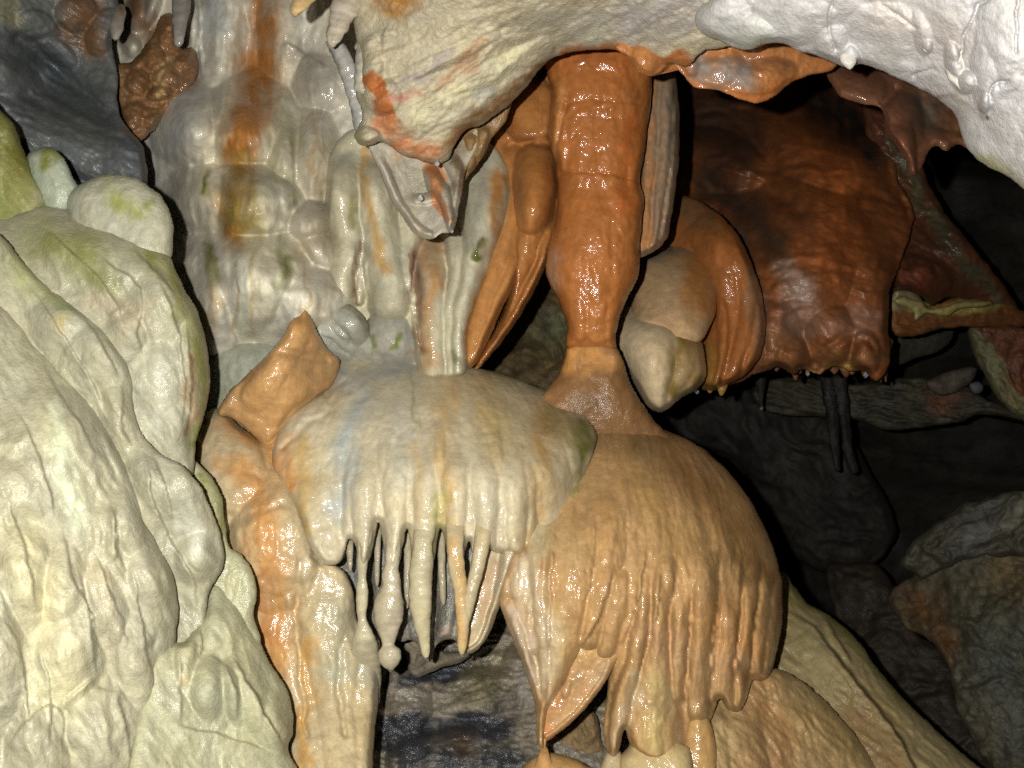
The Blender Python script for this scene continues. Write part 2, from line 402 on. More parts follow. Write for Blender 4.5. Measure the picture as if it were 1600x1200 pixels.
one("boulder", "big rounded boulder with rust patch and grey face beyond the tan mound", "boulder",
    [(1390, 950), (1395, 920), (1440, 890), (1490, 865), (1540, 845), (1600, 830), (1850, 820), (1900, 1400), (1600, 1400), (1560, 1230), (1520, 1160), (1490, 1090), (1480, 1040), (1450, 1000), (1420, 985)],
    [(1420, 950, 3.0), (1600, 950, 2.7), (1600, 1200, 2.6), (1850, 1000, 2.6)], 12, M_ROCK, (112, 106, 84),
    paint=[([(1440, 950, 60), (1480, 1000, 30)], (126, 88, 46), .8), ([(1560, 1000, 60), (1600, 1150, 60)], (104, 108, 100), .6), ([(1580, 900, 50)], (150, 120, 70), .6)],
    noise=[(26, 90, 70, 30), (16, 34, 24, 35), (8, 13, 11, 0)], mott=32, back=0.6, edge=7)
one("boulder", "angular dark rock slab leaning on top of the big boulder", "boulder",
    [(1405, 882), (1425, 845), (1470, 812), (1510, 785), (1570, 770), (1850, 740), (1850, 860), (1600, 870), (1540, 868), (1500, 878), (1440, 905)],
    [(1420, 870, 2.95), (1600, 800, 2.75), (1800, 800, 2.7)], 9, M_ROCK, (100, 96, 82), noise=[(30, 80, 40, -35, 'r'), (8, 20, 14, -35)], mott=30, back=0.5, corner=True, edge=6,
    paint=[([(1520, 840, 16), (1600, 800, 18)], (140, 136, 122), .8)])
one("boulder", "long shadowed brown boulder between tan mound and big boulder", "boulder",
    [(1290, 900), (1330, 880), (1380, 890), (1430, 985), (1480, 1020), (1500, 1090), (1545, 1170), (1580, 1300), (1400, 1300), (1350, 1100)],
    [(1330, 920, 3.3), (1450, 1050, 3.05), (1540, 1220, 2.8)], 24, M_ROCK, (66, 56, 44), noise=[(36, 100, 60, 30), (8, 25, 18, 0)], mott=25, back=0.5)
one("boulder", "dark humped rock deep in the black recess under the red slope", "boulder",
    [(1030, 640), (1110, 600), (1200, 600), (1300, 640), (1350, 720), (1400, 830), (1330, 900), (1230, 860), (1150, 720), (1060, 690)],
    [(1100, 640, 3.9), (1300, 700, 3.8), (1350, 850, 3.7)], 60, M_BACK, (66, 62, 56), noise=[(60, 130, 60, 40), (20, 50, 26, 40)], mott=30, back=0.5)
one("rock_wall_block", "olive brown rock glimpsed in the gap beside the orange column", "rock",
    [(770, 430), (860, 400), (910, 440), (900, 640), (840, 640), (760, 610)],
    [(800, 500, 2.75), (880, 520, 2.7), (840, 620, 2.6)], 20, M_ROCK, (108, 90, 50), noise=[(26, 60, 90, -20, 'r'), (8, 20, 20, 0)], mott=30, back=0.4,
    paint=[([(860, 520, 40)], (120, 128, 100), .6)])
for lab, pts in (("slim dark stalactite with a lit drop below the red slope fringe", [(1188, 590, 9, 3.1), (1189, 610, 6, 3.1), (1190, 625, 3, 3.1), (1190, 638, 1.5, 3.1)]),
                 ("left of the pair of long dark stalactites in the black recess", [(1295, 590, 14, 3.3), (1300, 640, 11, 3.3), (1305, 700, 7, 3.3), (1309, 735, 4, 3.3)]),
                 ("right of the pair of long dark stalactites, the longer curved one", [(1312, 590, 12, 3.25), (1318, 640, 9, 3.25), (1325, 700, 8, 3.25), (1336, 738, 6, 3.25)])):
    tag(strand("stalactite", pts, M_ROCK, (46, 41, 34), rough=0.3), lab, "stalactite", "stalactites in the dark recess")

# ================================================================== RED SLOPE
red = thing("flowstone_slope", "broad rust red flowstone slope with ragged dripping fringe in the right background", "flowstone", (1250, 580, 2.75))
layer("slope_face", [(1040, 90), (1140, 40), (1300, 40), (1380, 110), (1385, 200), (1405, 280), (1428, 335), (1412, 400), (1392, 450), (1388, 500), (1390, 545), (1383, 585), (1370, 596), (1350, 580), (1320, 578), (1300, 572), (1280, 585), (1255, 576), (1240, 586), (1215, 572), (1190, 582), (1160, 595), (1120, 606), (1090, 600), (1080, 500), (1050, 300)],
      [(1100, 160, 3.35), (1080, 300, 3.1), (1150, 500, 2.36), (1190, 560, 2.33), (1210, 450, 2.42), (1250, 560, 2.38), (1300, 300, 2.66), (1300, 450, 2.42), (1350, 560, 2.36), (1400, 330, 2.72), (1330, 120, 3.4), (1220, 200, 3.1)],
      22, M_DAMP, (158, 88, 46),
      paint=[([(1100, 140, 60), (1160, 200, 50), (1120, 280, 50)], (96, 62, 44), .95), ([(1270, 230, 50), (1330, 330, 60), (1290, 400, 60)], (176, 88, 38), .8), ([(1070, 180, 70), (1160, 230, 50)], (92, 62, 46), .95), ([(1290, 150, 70), (1360, 230, 34)], (56, 42, 32), .95), ([(1110, 290, 26), (1170, 330, 46), (1220, 400, 30)], (80, 66, 54), .75), ([(1070, 120, 50)], (50, 40, 30), .8), ([(1232, 420, 22), (1262, 490, 36), (1240, 520, 34)], (174, 142, 120), .9), ([(1200, 575, 22), (1300, 565, 22), (1370, 560, 18)], (184, 130, 88), .8), ([(1290, 500, 18), (1350, 500, 14)], (160, 118, 94), .8), ([(1180, 520, 40), (1250, 560, 34)], (156, 110, 76), .9),  # the grey-pink strokes at mid slope paint in a sheen
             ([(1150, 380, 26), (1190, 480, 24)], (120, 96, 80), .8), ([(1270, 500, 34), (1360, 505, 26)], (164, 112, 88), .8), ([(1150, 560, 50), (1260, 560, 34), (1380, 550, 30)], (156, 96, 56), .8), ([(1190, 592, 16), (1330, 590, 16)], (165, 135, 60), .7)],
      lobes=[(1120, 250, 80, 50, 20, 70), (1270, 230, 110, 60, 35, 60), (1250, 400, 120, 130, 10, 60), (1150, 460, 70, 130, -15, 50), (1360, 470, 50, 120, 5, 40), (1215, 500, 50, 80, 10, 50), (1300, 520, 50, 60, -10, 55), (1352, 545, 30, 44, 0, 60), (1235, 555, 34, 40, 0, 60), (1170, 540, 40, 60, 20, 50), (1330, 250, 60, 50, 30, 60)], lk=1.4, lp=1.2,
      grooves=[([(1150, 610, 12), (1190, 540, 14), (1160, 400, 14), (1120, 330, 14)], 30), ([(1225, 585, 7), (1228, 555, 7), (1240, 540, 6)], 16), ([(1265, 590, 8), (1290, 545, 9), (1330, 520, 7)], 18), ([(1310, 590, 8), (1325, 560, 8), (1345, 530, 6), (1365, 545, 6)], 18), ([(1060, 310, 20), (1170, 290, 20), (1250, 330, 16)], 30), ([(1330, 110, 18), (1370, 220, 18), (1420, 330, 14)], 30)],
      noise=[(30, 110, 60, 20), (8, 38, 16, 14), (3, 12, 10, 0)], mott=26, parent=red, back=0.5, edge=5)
layer("slope_face", [(1350, 120), (1430, 240), (1470, 320), (1540, 410), (1590, 480), (1560, 492), (1500, 470), (1475, 466), (1455, 478), (1440, 464), (1412, 452), (1392, 450), (1380, 340), (1350, 200)],
      [(1380, 200, 3.0), (1440, 350, 2.85), (1430, 440, 2.65), (1540, 450, 2.9)], 20, M_DAMP, (108, 64, 40),
      paint=[([(1400, 210, 26), (1440, 320, 22), (1500, 400, 16), (1560, 460, 14)], (92, 86, 62), .9), ([(1480, 380, 40)], (66, 50, 30), .8), ([(1430, 440, 36)], (128, 62, 40), .7)],
      lobes=[(1430, 430, 60, 34, 20, 50)], noise=[(20, 60, 26, 40), (8, 20, 12, 30, 'r')], mott=26, parent=red, back=0.4, edge=4)
layer("slope_shelf", [(1388, 470), (1408, 452), (1432, 458), (1450, 476), (1490, 466), (1530, 468), (1590, 480), (1620, 500), (1600, 510), (1530, 512), (1480, 512), (1440, 524), (1395, 520)],
      [(1400, 490, 2.75), (1500, 490, 2.85), (1600, 500, 3.0)], 10, M_DAMP, (132, 84, 44),
      paint=[([(1395, 460, 14), (1425, 480, 14), (1440, 492, 10)], (170, 160, 118), .9), ([(1450, 486, 12), (1520, 478, 12), (1580, 480, 10)], (186, 170, 90), .9)],
      noise=[(14, 40, 9, 0, 'r'), (5, 14, 8, 0)], mott=20, parent=red, back=0.4, edge=6)
layer("slope_shelf", [(1395, 470), (1412, 462), (1436, 470), (1455, 482), (1500, 472), (1550, 472), (1545, 478), (1500, 484), (1478, 494), (1450, 490), (1432, 500), (1424, 488), (1405, 478)],
      [(1400, 490, 2.68), (1500, 480, 2.76), (1600, 490, 2.9)], 7, M_WET, (180, 165, 100), noise=[(8, 24, 9, 0, 'r')], mott=20, parent=red, back=0.1, edge=5)
for x, y, r, l in ((1131, 600, 7, 8), (1152, 594, 5, 6), (1243, 576, 9, 17), (1250, 574, 6, 9), (1262, 572, 6, 13), (1304, 576, 9, 8), (1322, 578, 12, 10), (1331, 580, 7, 5), (1352, 578, 8, 12), (1376, 576, 7, 20), (1384, 566, 5, 30), (1213, 574, 6, 6)):
    strand("stalactite", [(x + 2, y - 34, r * 2.0, 2.57), (x + 1, y - 16, r * 1.5, 2.52), (x, y - 4, r, 2.5), (x, y + l * 0.5, r * 0.6, 2.49), (x, y + l, r * 0.3, 2.49)], M_WETTER, (128, 84, 52), parent=red, rough=0.4, fine=2)
for x, y in ((1262, 584), (1353, 590), (1090, 612)):
    pass

# ================================================================== BULB CLUSTER
bulb = thing("flowstone_bulbs", "orange and grey swollen flowstone bulbs right of the orange column", "flowstone", (1060, 640, 2.2))
layer("bulb_mantle", [(1030, 330), (1060, 305), (1100, 318), (1140, 350), (1170, 400), (1190, 460), (1196, 520), (1185, 560), (1160, 590), (1130, 604), (1112, 612), (1090, 604), (1060, 590), (1030, 480), (1020, 380)],
      [(1060, 330, 2.45), (1110, 380, 2.3), (1150, 480, 2.25), (1120, 590, 2.2), (1050, 500, 2.3)], 34, M_WET, (176, 100, 48),
      paint=[([(1060, 325, 24), (1110, 335, 20)], (130, 100, 66), .8), ([(1100, 560, 30), (1110, 600, 20)], (140, 110, 44), .8), ([(1175, 430, 22), (1190, 530, 20)], (156, 112, 78), .8)],
      ridges=[([(1085, 330, 26), (1125, 400, 28), (1140, 480, 26), (1110, 590, 16)], 34), ([(1120, 345, 20), (1158, 420, 22), (1165, 500, 20), (1140, 590, 12)], 34), ([(1150, 380, 16), (1185, 480, 18), (1170, 575, 10)], 26), ([(1125, 440, 14), (1130, 520, 14), (1118, 600, 8)], 44)],
      noise=[(6, 24, 70, 10), (2, 10, 16, 0)], parent=bulb, back=0.4, stretch=5)
layer("bulb", [(985, 470), (990, 425), (1008, 400), (1035, 386), (1070, 384), (1098, 396), (1115, 425), (1120, 470), (1110, 510), (1085, 540), (1030, 540), (990, 520)],
      [(1050, 470, 2.12), (1050, 395, 2.27), (1110, 430, 2.2)], 74, M_WET, (216, 172, 128), lobes=[(1030, 440, 60, 70, 0, 14, 1), (1085, 450, 46, 76, -10, 20, 1)],
      paint=[([(1085, 410, 34), (1100, 480, 36)], (196, 124, 64), 1), ([(1010, 400, 20), (1060, 390, 18)], (140, 128, 116), .7)], noise=[(3, 20, 40, 0), (1.4, 9, 12, 0)], parent=bulb, back=0.2)
layer("bulb", [(955, 530), (960, 490), (985, 466), (1020, 458), (1055, 468), (1080, 495), (1098, 540), (1104, 580), (1092, 606), (1065, 622), (1050, 634), (1032, 645), (1012, 636), (990, 600), (965, 565)],
      [(1020, 560, 2.02), (1020, 470, 2.16), (1030, 620, 2.06)], [(1000, 470, 84), (960, 540, 80), (1100, 560, 60), (1040, 640, 30)], M_WET, (226, 198, 160),
      ridges=[([(1010, 480, 46), (1015, 560, 44), (1028, 640, 16)], 40), ([(1060, 490, 34), (1078, 560, 28), (1045, 632, 9)], 30), ([(1085, 530, 22), (1092, 580, 18), (1060, 626, 9)], 30)],
      paint=[([(1056, 480, 20), (1066, 540, 30), (1056, 620, 16)], (134, 108, 40), 1), ([(1085, 530, 30), (1088, 590, 28)], (160, 118, 52), .9)],
      noise=[(2.5, 20, 40, 0), (1.4, 9, 12, 0)], parent=bulb, back=0.2)
for x, y in ((1128, 612), (1110, 608), (1085, 606)):
    strand("stalactite", [(x, y - 22, 12, 2.26), (x, y - 6, 8, 2.24), (x - 1, y + 5, 3, 2.24)], M_WETTER, (170, 120, 60), parent=bulb, fine=2)

# ================================================================== CASCADE WALL (left of centre)
cas = thing("flowstone_cascade", "tiered grey and cream flowstone wall with an orange stripe behind the pale dome", "flowstone", (400, 620, 2.1))
layer("cascade_face", [(150, -160), (560, -160), (580, 0), (590, 200), (580, 420), (570, 560), (600, 640), (330, 660), (280, 560), (200, 330), (140, 150)],
      [(380, 0, 2.2), (380, 120, 2.22), (300, 200, 2.05), (380, 300, 1.97), (400, 440, 1.87), (420, 560, 1.90), (540, 100, 2.1), (540, 400, 1.97), (220, 150, 2.25), (240, 300, 2.2)],
      20, M_WET, (240, 232, 210),
      paint=[([(330, 20, 40), (300, 130, 40), (260, 240, 50)], (208, 208, 202), .7), ([(240, 300, 50)], (186, 188, 186), .6), ([(480, 90, 50), (500, 160, 40)], (186, 176, 156), .8), ([(200, 20, 50), (240, 60, 30)], (150, 110, 76), .8), ([(300, 100, 20), (290, 140, 20)], (170, 120, 80), .6),
             ([(420, 0, 60), (405, 130, 80), (385, 250, 75), (370, 340, 80)], (206, 170, 112), .6, 1.6), ([(400, 260, 60), (390, 350, 60)], (176, 170, 104), .55, 1.4), ([(450, 240, 40), (455, 300, 30)], (176, 168, 106), .5, 1.4),
             ([(420, -20, 34), (418, 60, 34), (400, 130, 46), (385, 190, 44), (372, 250, 34), (365, 320, 40), (360, 370, 20)], (190, 116, 52), .95),
             ([(370, 280, 44), (375, 345, 46)], (164, 140, 62), .75), ([(330, 400, 10), (338, 520, 10)], (206, 160, 96), .7),
             ([(440, 365, 14), (446, 410, 26), (430, 455, 14)], (120, 126, 44), 1.0, 1.3), ([(317, 270, 8), (322, 300, 10)], (128, 136, 50), .8), ([(325, 380, 8), (335, 440, 8)], (140, 142, 70), .8),
             ([(450, 190, 40), (440, 260, 30)], (190, 178, 134), .6), ([(380, 440, 60), (400, 510, 70)], (232, 230, 208), .8), ([(350, 140, 5), (352, 240, 6)], (206, 170, 116), .6), ([(395, 400, 6), (398, 520, 6)], (206, 180, 130), .7), ([(450, 300, 6), (452, 380, 6)], (150, 140, 90), .5), ([(490, 180, 8), (492, 300, 8)], (196, 158, 112), .6), ([(365, 410, 4), (366, 520, 4)], (190, 150, 100), .6), ([(480, 420, 7), (476, 520, 7)], (204, 184, 140), .7), ([(500, 240, 40), (480, 400, 30)], (186, 164, 128), .6), ([(520, 300, 30), (530, 440, 30)], (200, 190, 164), .7)],
      lobes=[(215, 20, 24, 34, 10, 50), (205, 70, 18, 24, -20, 46), (235, 10, 18, 40, 20, 56), (300, 40, 18, 50, 0, 54), (290, 95, 16, 34, 10, 50), (345, 60, 44, 110, 0, 60), (435, 50, 40, 100, 0, 50), (300, 195, 70, 74, 0, 90), (385, 190, 88, 88, 0, 110), (490, 240, 44, 84, 0, 70), (440, 230, 40, 90, 0, 70), (320, 310, 70, 62, 10, 100), (390, 315, 96, 76, 0, 120), (485, 350, 44, 42, 10, 100),
             (500, 390, 36, 60, -30, 90), (390, 440, 150, 100, 0, 130), (480, 470, 90, 80, 0, 130), (330, 470, 60, 110, 0, 125), (500, 130, 50, 50, 0, 50)],
      ridges=[([(340, 370, 26), (338, 530, 24)], 12), ([(382, 380, 26), (380, 530, 24)], 14), ([(425, 400, 24), (425, 520, 24)], 13), ([(470, 440, 24), (468, 520, 24)], 12)],
      grooves=[([(420, 520, 3), (422, 440, 3)], 4), ([(455, 200, 5), (462, 330, 5)], 10), ([(395, -20, 5), (402, 120, 5)], 8), ([(310, -20, 6), (318, 120, 6)], 12), ([(440, 60, 7), (520, 110, 7)], 14)],
      fold=0.8, lp=1.5, noise=[(9, 30, 80, 0), (4, 12, 40, 0), (1.2, 7, 8, 0)], parent=cas, back=0.4, mott=14)
layer("cascade_foot", [(318, 540), (345, 532), (400, 534), (440, 545), (470, 560), (470, 640), (380, 690), (315, 680)],
      [(350, 580, 1.87), (440, 600, 1.82)], 40, M_WET, (178, 180, 160), noise=[(4, 40, 50, 0), (1.5, 10, 10, 0)], parent=cas, back=0.2, lobes=[(370, 600, 70, 70, 0, 20)])
layer("cascade_foot", [(420, 545), (440, 515), (462, 495), (490, 478), (520, 471), (550, 478), (572, 500), (580, 525), (600, 545), (620, 560), (700, 570), (720, 620), (480, 640), (420, 600)],
      [(500, 520, 1.82), (600, 550, 1.83), (520, 490, 1.85), (600, 600, 1.98), (500, 600, 1.95), (700, 600, 2.0)], 36, M_WET, (182, 182, 168), lobes=[(540, 505, 40, 36, 30, 40), (500, 530, 60, 50, 0, 30), (480, 560, 50, 60, 0, 24)],
      grooves=[([(520, 500, 4), (548, 535, 5)], 10), ([(505, 525, 4), (540, 550, 4)], 8)], noise=[(4, 26, 40, -30), (1.6, 9, 12, 0)], parent=cas, back=0.2,
      paint=[([(575, 520, 8), (582, 545, 8)], (120, 130, 60), .9)])
layer("cascade_foot", [(566, 530), (578, 492), (592, 468), (608, 462), (624, 468), (638, 492), (650, 525), (664, 560), (676, 620), (550, 620), (560, 560)],
      [(608, 470, 1.90), (610, 510, 1.84), (615, 550, 1.83), (615, 605, 1.98)], 34, M_WET, (176, 172, 158), paint=[([(618, 520, 8), (622, 550, 10)], (120, 130, 50), 1.0), ([(575, 525, 7), (580, 545, 7)], (120, 130, 50), .9), ([(650, 560, 10)], (170, 110, 80), .6)],
      noise=[(3, 20, 50, 0), (1.5, 8, 12, 0)], parent=cas, back=0.2)
# rough brown lump and finger stalactites up there
one("cave_popcorn", "rough rust brown knobbly lump stuck to the upper left wall", "cave popcorn",
    [(262, 22), (275, 30), (282, 70), (304, 76), (308, 120), (290, 150), (262, 175), (240, 205), (216, 220), (196, 208), (180, 160), (176, 105), (205, 95), (232, 64), (248, 32)],
    [(250, 60, 2.17), (220, 160, 2.10), (280, 120, 2.14)], 12, M_WET, (150, 108, 70), lobes=[(265, 50, 16, 30, 20, 20), (240, 90, 20, 22, 0, 26), (215, 130, 22, 22, 0, 26), (265, 120, 26, 22, 0, 30), (250, 145, 24, 14, -20, 34), (210, 180, 20, 24, 0, 26), (235, 185, 16, 18, 0, 22), (285, 100, 18, 14, 0, 26)],
    noise=[(10, 16, 16, 30, 'r'), (5, 8, 8, 0, 'r')], paint=[([(270, 100, 16), (250, 145, 12)], (196, 160, 110), .7)], mott=24, back=0.25, edge=5, step=2.5)
for lab, pts in (("stubby white tipped stalactite finger above the brown popcorn lump", [(284, -10, 16, 2.02), (282, 20, 14, 1.99), (280, 48, 10, 1.96), (279, 66, 8, 1.95), (279, 72, 4, 1.95)]),
                 ("short grey stalactite finger left of the brown popcorn lump", [(189, 8, 4, 2.0), (187, 20, 10, 1.97), (182, 45, 10, 1.94), (180, 60, 6, 1.93)])):
    tag(strand("stalactite", pts, M_WETTER, (165, 158, 146), rough=0.2, paint=[([(200, 0, 40)], (140, 96, 50), .6)]), lab, "stalactite", "finger stalactites on the upper wall")

# grey shoulder, back left
one("rock_shoulder", "dull blue grey smooth rock shoulder behind the mossy lobes, upper left", "rock",
    [(-260, -200), (150, -200), (178, -60), (186, 20), (174, 70), (184, 110), (183, 150), (190, 185), (205, 206), (219, 222), (227, 245), (227, 300), (180, 360), (-260, 400)],
    [(0, 0, 1.85), (100, 60, 2.0), (170, 100, 2.02), (60, 120, 2.06), (10, 110, 1.86), (120, 220, 1.86), (200, 250, 1.80), (30, 200, 1.84), (140, -100, 2.0), (-200, 100, 1.8), (0, 350, 1.84), (-200, 350, 1.8), (150, 350, 1.84)], [(190, 60, 14), (220, 240, 30), (0, 0, 30)], M_DAMP, (112, 116, 116),
    paint=[([(10, 0, 40), (20, 30, 30)], (150, 145, 112), .8), ([(130, -20, 60), (120, 30, 44), (150, 80, 30)], (130, 96, 64), .9), ([(60, 90, 30), (120, 160, 36), (160, 200, 20)], (84, 92, 96), .8), ([(10, 130, 40)], (160, 164, 160), .7)],  # the dark slate band is grazing-angle shade painted into the colour
    lobes=[(120, 20, 36, 30, 0, 26), (160, 50, 26, 40, 20, 30), (60, 40, 36, 24, 30, 24), (90, 80, 40, 18, 35, 24), (10, 120, 60, 34, 20, 30), (90, 210, 120, 50, 30, 50), (190, 250, 60, 50, 40, 40)],
    grooves=[([(0, 150, 10), (60, 160, 10), (140, 200, 9), (190, 215, 8)], 14), ([(30, 60, 12), (90, 110, 14), (170, 180, 12)], 30)],
    noise=[(10, 80, 22, 32), (4, 24, 12, 30, 'r'), (1.5, 9, 7, 30)], back=0.4, mott=18)

# ================================================================== FLUTED CURTAIN COLUMNS
cur = thing("fluted_curtain", "cream fluted flowstone curtain of rounded columns, middle of the wall", "flowstone", (640, 580, 2.0))
layer("curtain_face", [(512, 260), (522, 228), (545, 205), (580, 195), (640, 210), (700, 220), (745, 215), (775, 232), (795, 270), (800, 330), (788, 400), (768, 450), (748, 480), (735, 520), (730, 588), (640, 596), (565, 600), (552, 560), (535, 500), (505, 450), (500, 380), (508, 320)],
      [(540, 300, 1.93), (660, 300, 1.98), (650, 500, 1.90), (750, 300, 1.95), (720, 560, 1.89), (530, 440, 1.94)], 20, M_WETTER, (212, 204, 174), rk=1.5, fold=0.7,
      ridges=[([(540, 232, 30), (532, 300, 32), (545, 370, 26), (530, 430, 24), (520, 480, 30)], 46), ([(590, 240, 30), (590, 320, 32), (600, 400, 34), (608, 470, 30)], 50), ([(560, 400, 7), (562, 440, 9), (560, 470, 8)], 20),
              ([(640, 250, 30), (640, 340, 26), (628, 440, 20)], 30), ([(682, 360, 26), (672, 430, 26), (674, 500, 26), (680, 600, 26)], 44), ([(705, 330, 20), (715, 420, 16), (702, 490, 18), (706, 600, 16)], 40), ([(752, 235, 36), (756, 320, 32), (735, 420, 24), (718, 500, 18), (716, 600, 15)], 52)],
      grooves=[([(557, 370, 5), (552, 430, 6), (556, 480, 6)], 24), ([(650, 375, 4), (644, 440, 6), (652, 520, 8), (656, 560, 7)], 34), ([(575, 400, 4), (572, 470, 5)], 12)],
      paint=[([(575, 240, 12), (580, 330, 14), (600, 420, 16)], (206, 160, 100), .85), ([(550, 300, 8), (552, 360, 8)], (150, 146, 76), .7), ([(675, 380, 26), (670, 480, 22), (668, 560, 20)], (196, 146, 98), .85), ([(650, 400, 10), (655, 540, 14)], (130, 92, 70), .8),
             ([(755, 260, 28), (745, 380, 20)], (168, 164, 148), .7), ([(752, 372, 6), (748, 410, 6)], (96, 98, 36), 1), ([(785, 280, 20), (775, 400, 20)], (186, 124, 64), .9), ([(640, 400, 5), (646, 470, 5)], (150, 80, 50), .7), ([(540, 250, 24)], (150, 152, 146), .5), ([(557, 380, 6), (554, 470, 6)], (150, 110, 80), .8), ([(705, 560, 12)], (130, 134, 90), .8)],
      noise=[(3, 16, 60, 0), (1.2, 7, 16, 0)], parent=cur, back=0.25, step=2.5, stretch=6)

dr = thing("orange_drapery", "glossy orange folded drapery tapering to a point left of the main column", "drapery", (740, 570, 1.9))
layer("drapery_sheet", [(758, 190), (785, 150), (815, 110), (850, 60), (885, 60), (880, 200), (872, 250), (876, 310), (868, 370), (852, 420), (828, 468), (803, 510), (776, 545), (752, 572), (742, 578), (748, 560), (790, 480), (800, 400), (785, 300), (770, 240)],
      [(800, 200, 2.02), (840, 260, 1.97), (830, 350, 1.95), (800, 460, 1.93), (750, 565, 1.88), (860, 150, 2.05)], [(870, 250, 24), (740, 575, 8), (800, 500, 14)], M_WETTER, (184, 114, 58),
      lobes=[(825, 170, 44, 60, 0, 40, .6), (835, 290, 36, 80, 5, 50, .6)],
      ridges=[([(835, 230, 30), (838, 320, 26), (815, 400, 20), (788, 470, 18), (750, 566, 7)], 40), ([(865, 340, 14), (845, 420, 14), (806, 495, 12), (758, 562, 6)], 40), ([(860, 100, 12), (858, 200, 12)], 14)],
      grooves=[([(795, 228, 10), (830, 222, 8), (868, 232, 8)], 16)], noise=[(2, 16, 50, 8), (1.3, 7, 12, 0)],
      paint=[([(800, 210, 20), (860, 225, 16)], (150, 88, 40), .6), ([(845, 260, 20), (850, 330, 20)], (186, 110, 46), .7)], parent=dr, back=0.10, step=2.5, stretch=6)
layer("drapery_sheet", [(776, 250), (800, 245), (822, 300), (828, 380), (806, 440), (782, 490), (760, 540), (742, 572), (728, 574), (722, 556), (722, 520), (736, 470), (752, 420), (765, 360), (772, 300)],
      [(800, 320, 1.97), (780, 430, 1.92), (735, 560, 1.87)], [(800, 260, 22), (728, 570, 8), (740, 480, 14)], M_WETTER, (194, 126, 68),
      ridges=[([(800, 270, 24), (796, 350, 24), (768, 440, 22), (745, 510, 18), (730, 568, 8)], 36), ([(815, 370, 14), (790, 440, 13), (762, 500, 11), (738, 566, 6)], 38), ([(765, 400, 12), (742, 480, 12), (726, 560, 6)], 30)],
      noise=[(2, 16, 50, 8), (1.3, 7, 12, 0)], paint=[([(775, 300, 12), (770, 380, 10)], (190, 160, 110), .7)], parent=dr, back=0.10, step=2.5, stretch=6)

# ================================================================== SIDE DRAPERY AND MAIN COLUMN
one("brown_drapery", "narrow grey brown pleated drapery hanging just behind the orange column", "drapery",
    [(1005, 60), (1052, 60), (1058, 130), (1062, 190), (1060, 260), (1052, 320), (1042, 372), (1022, 392), (998, 402), (985, 380), (990, 300), (985, 200), (990, 100)],
    [(1030, 100, 2.08), (1040, 250, 2.02), (1010, 380, 1.98)], 14, M_WET, (158, 130, 102),
    ridges=[([(1022, 80, 14), (1018, 200, 15), (1014, 300, 14), (1003, 395, 12)], 26), ([(1040, 80, 10), (1040, 200, 13), (1033, 300, 11), (1016, 390, 8)], 30), ([(1054, 80, 8), (1056, 220, 9), (1046, 320, 8), (1028, 385, 7)], 20)],
    noise=[(4, 10, 60, 3, 'r'), (1.5, 6, 12, 0)], paint=[([(1010, 130, 12), (1008, 260, 12), (1003, 390, 14)], (190, 120, 66), .8), ([(1050, 100, 10), (1056, 250, 10)], (120, 112, 92), .7)], back=0.2, step=2.5, stretch=7)
colm = thing("flowstone_column", "thick glossy orange column joining the overhang to the dome", "column", (925, 660, 1.9))
layer("column_shaft", [(858, 40), (1022, 40), (1020, 120), (1014, 180), (1008, 230), (1000, 280), (1006, 320), (1000, 370), (999, 420), (990, 448), (976, 474), (966, 505), (961, 535), (958, 548), (890, 546), (886, 510), (878, 484), (864, 456), (852, 424), (856, 395), (866, 350), (872, 300), (868, 258), (858, 215), (860, 150)],
      [(930, 100, 1.86), (930, 300, 1.84), (930, 420, 1.81), (925, 540, 1.84)], [(940, 40, 76), (1010, 200, 70), (860, 200, 60), (855, 420, 66), (1000, 420, 66), (890, 540, 32), (960, 540, 32)], M_WETTER, (184, 104, 48),
      ridges=[([(872, 120, 12), (872, 200, 12), (876, 262, 8)], 12), ([(905, 110, 30), (905, 260, 30)], 7), ([(960, 110, 34), (958, 260, 30)], 7), ([(900, 280, 26), (895, 400, 28), (905, 520, 14)], 9), ([(940, 290, 24), (938, 400, 28), (935, 520, 16)], 10), ([(975, 270, 20), (975, 400, 26), (955, 520, 12)], 10), ([(1000, 200, 14), (990, 400, 14)], 10)],
      grooves=[([(870, 158, 4), (940, 156, 4), (1005, 160, 4)], 3.5), ([(872, 182, 3), (1000, 186, 3)], 1.5), ([(868, 272, 5), (920, 268, 5), (1000, 280, 5)], 4.5), ([(875, 270, 7), (870, 240, 5), (884, 160, 4)], 9), ([(890, 508, 3), (960, 506, 3)], 2.5)],
      noise=[(4, 26, 46, 0), (2.2, 12, 20, 0), (1.0, 6, 7, 0)],
      paint=[([(880, 90, 22), (1000, 90, 24)], (170, 84, 30), .6), ([(990, 180, 20), (985, 330, 24)], (190, 90, 34), .6), ([(870, 400, 16), (862, 440, 14)], (186, 140, 110), .8), ([(876, 130, 10), (870, 250, 9)], (206, 134, 76), .8), ([(925, 520, 40)], (200, 124, 68), .7), ([(970, 130, 30), (890, 300, 24)], (178, 98, 44), .5)], parent=colm, back=0.15, step=2.5)
layer("column_foot", [(889, 541), (925, 536), (958, 541), (972, 560), (982, 590), (1000, 625), (1025, 660), (1050, 690), (1050, 760), (840, 740), (840, 640), (862, 598), (876, 575), (884, 555)],
      [(925, 560, 1.85), (930, 620, 1.83), (940, 680, 1.84), (940, 740, 1.92)], [(925, 541, 7), (870, 600, 40), (1000, 620, 50)], M_DAMP, (146, 104, 62),
      paint=[([(885, 560, 20), (925, 565, 24), (970, 565, 20)], (204, 138, 76), .95), ([(925, 640, 40)], (120, 92, 60), .6), ([(860, 610, 16)], (190, 140, 90), .8)],
      noise=[(3, 26, 46, 0), (1.6, 11, 12, 0)], parent=colm, back=0.15, step=2.5)
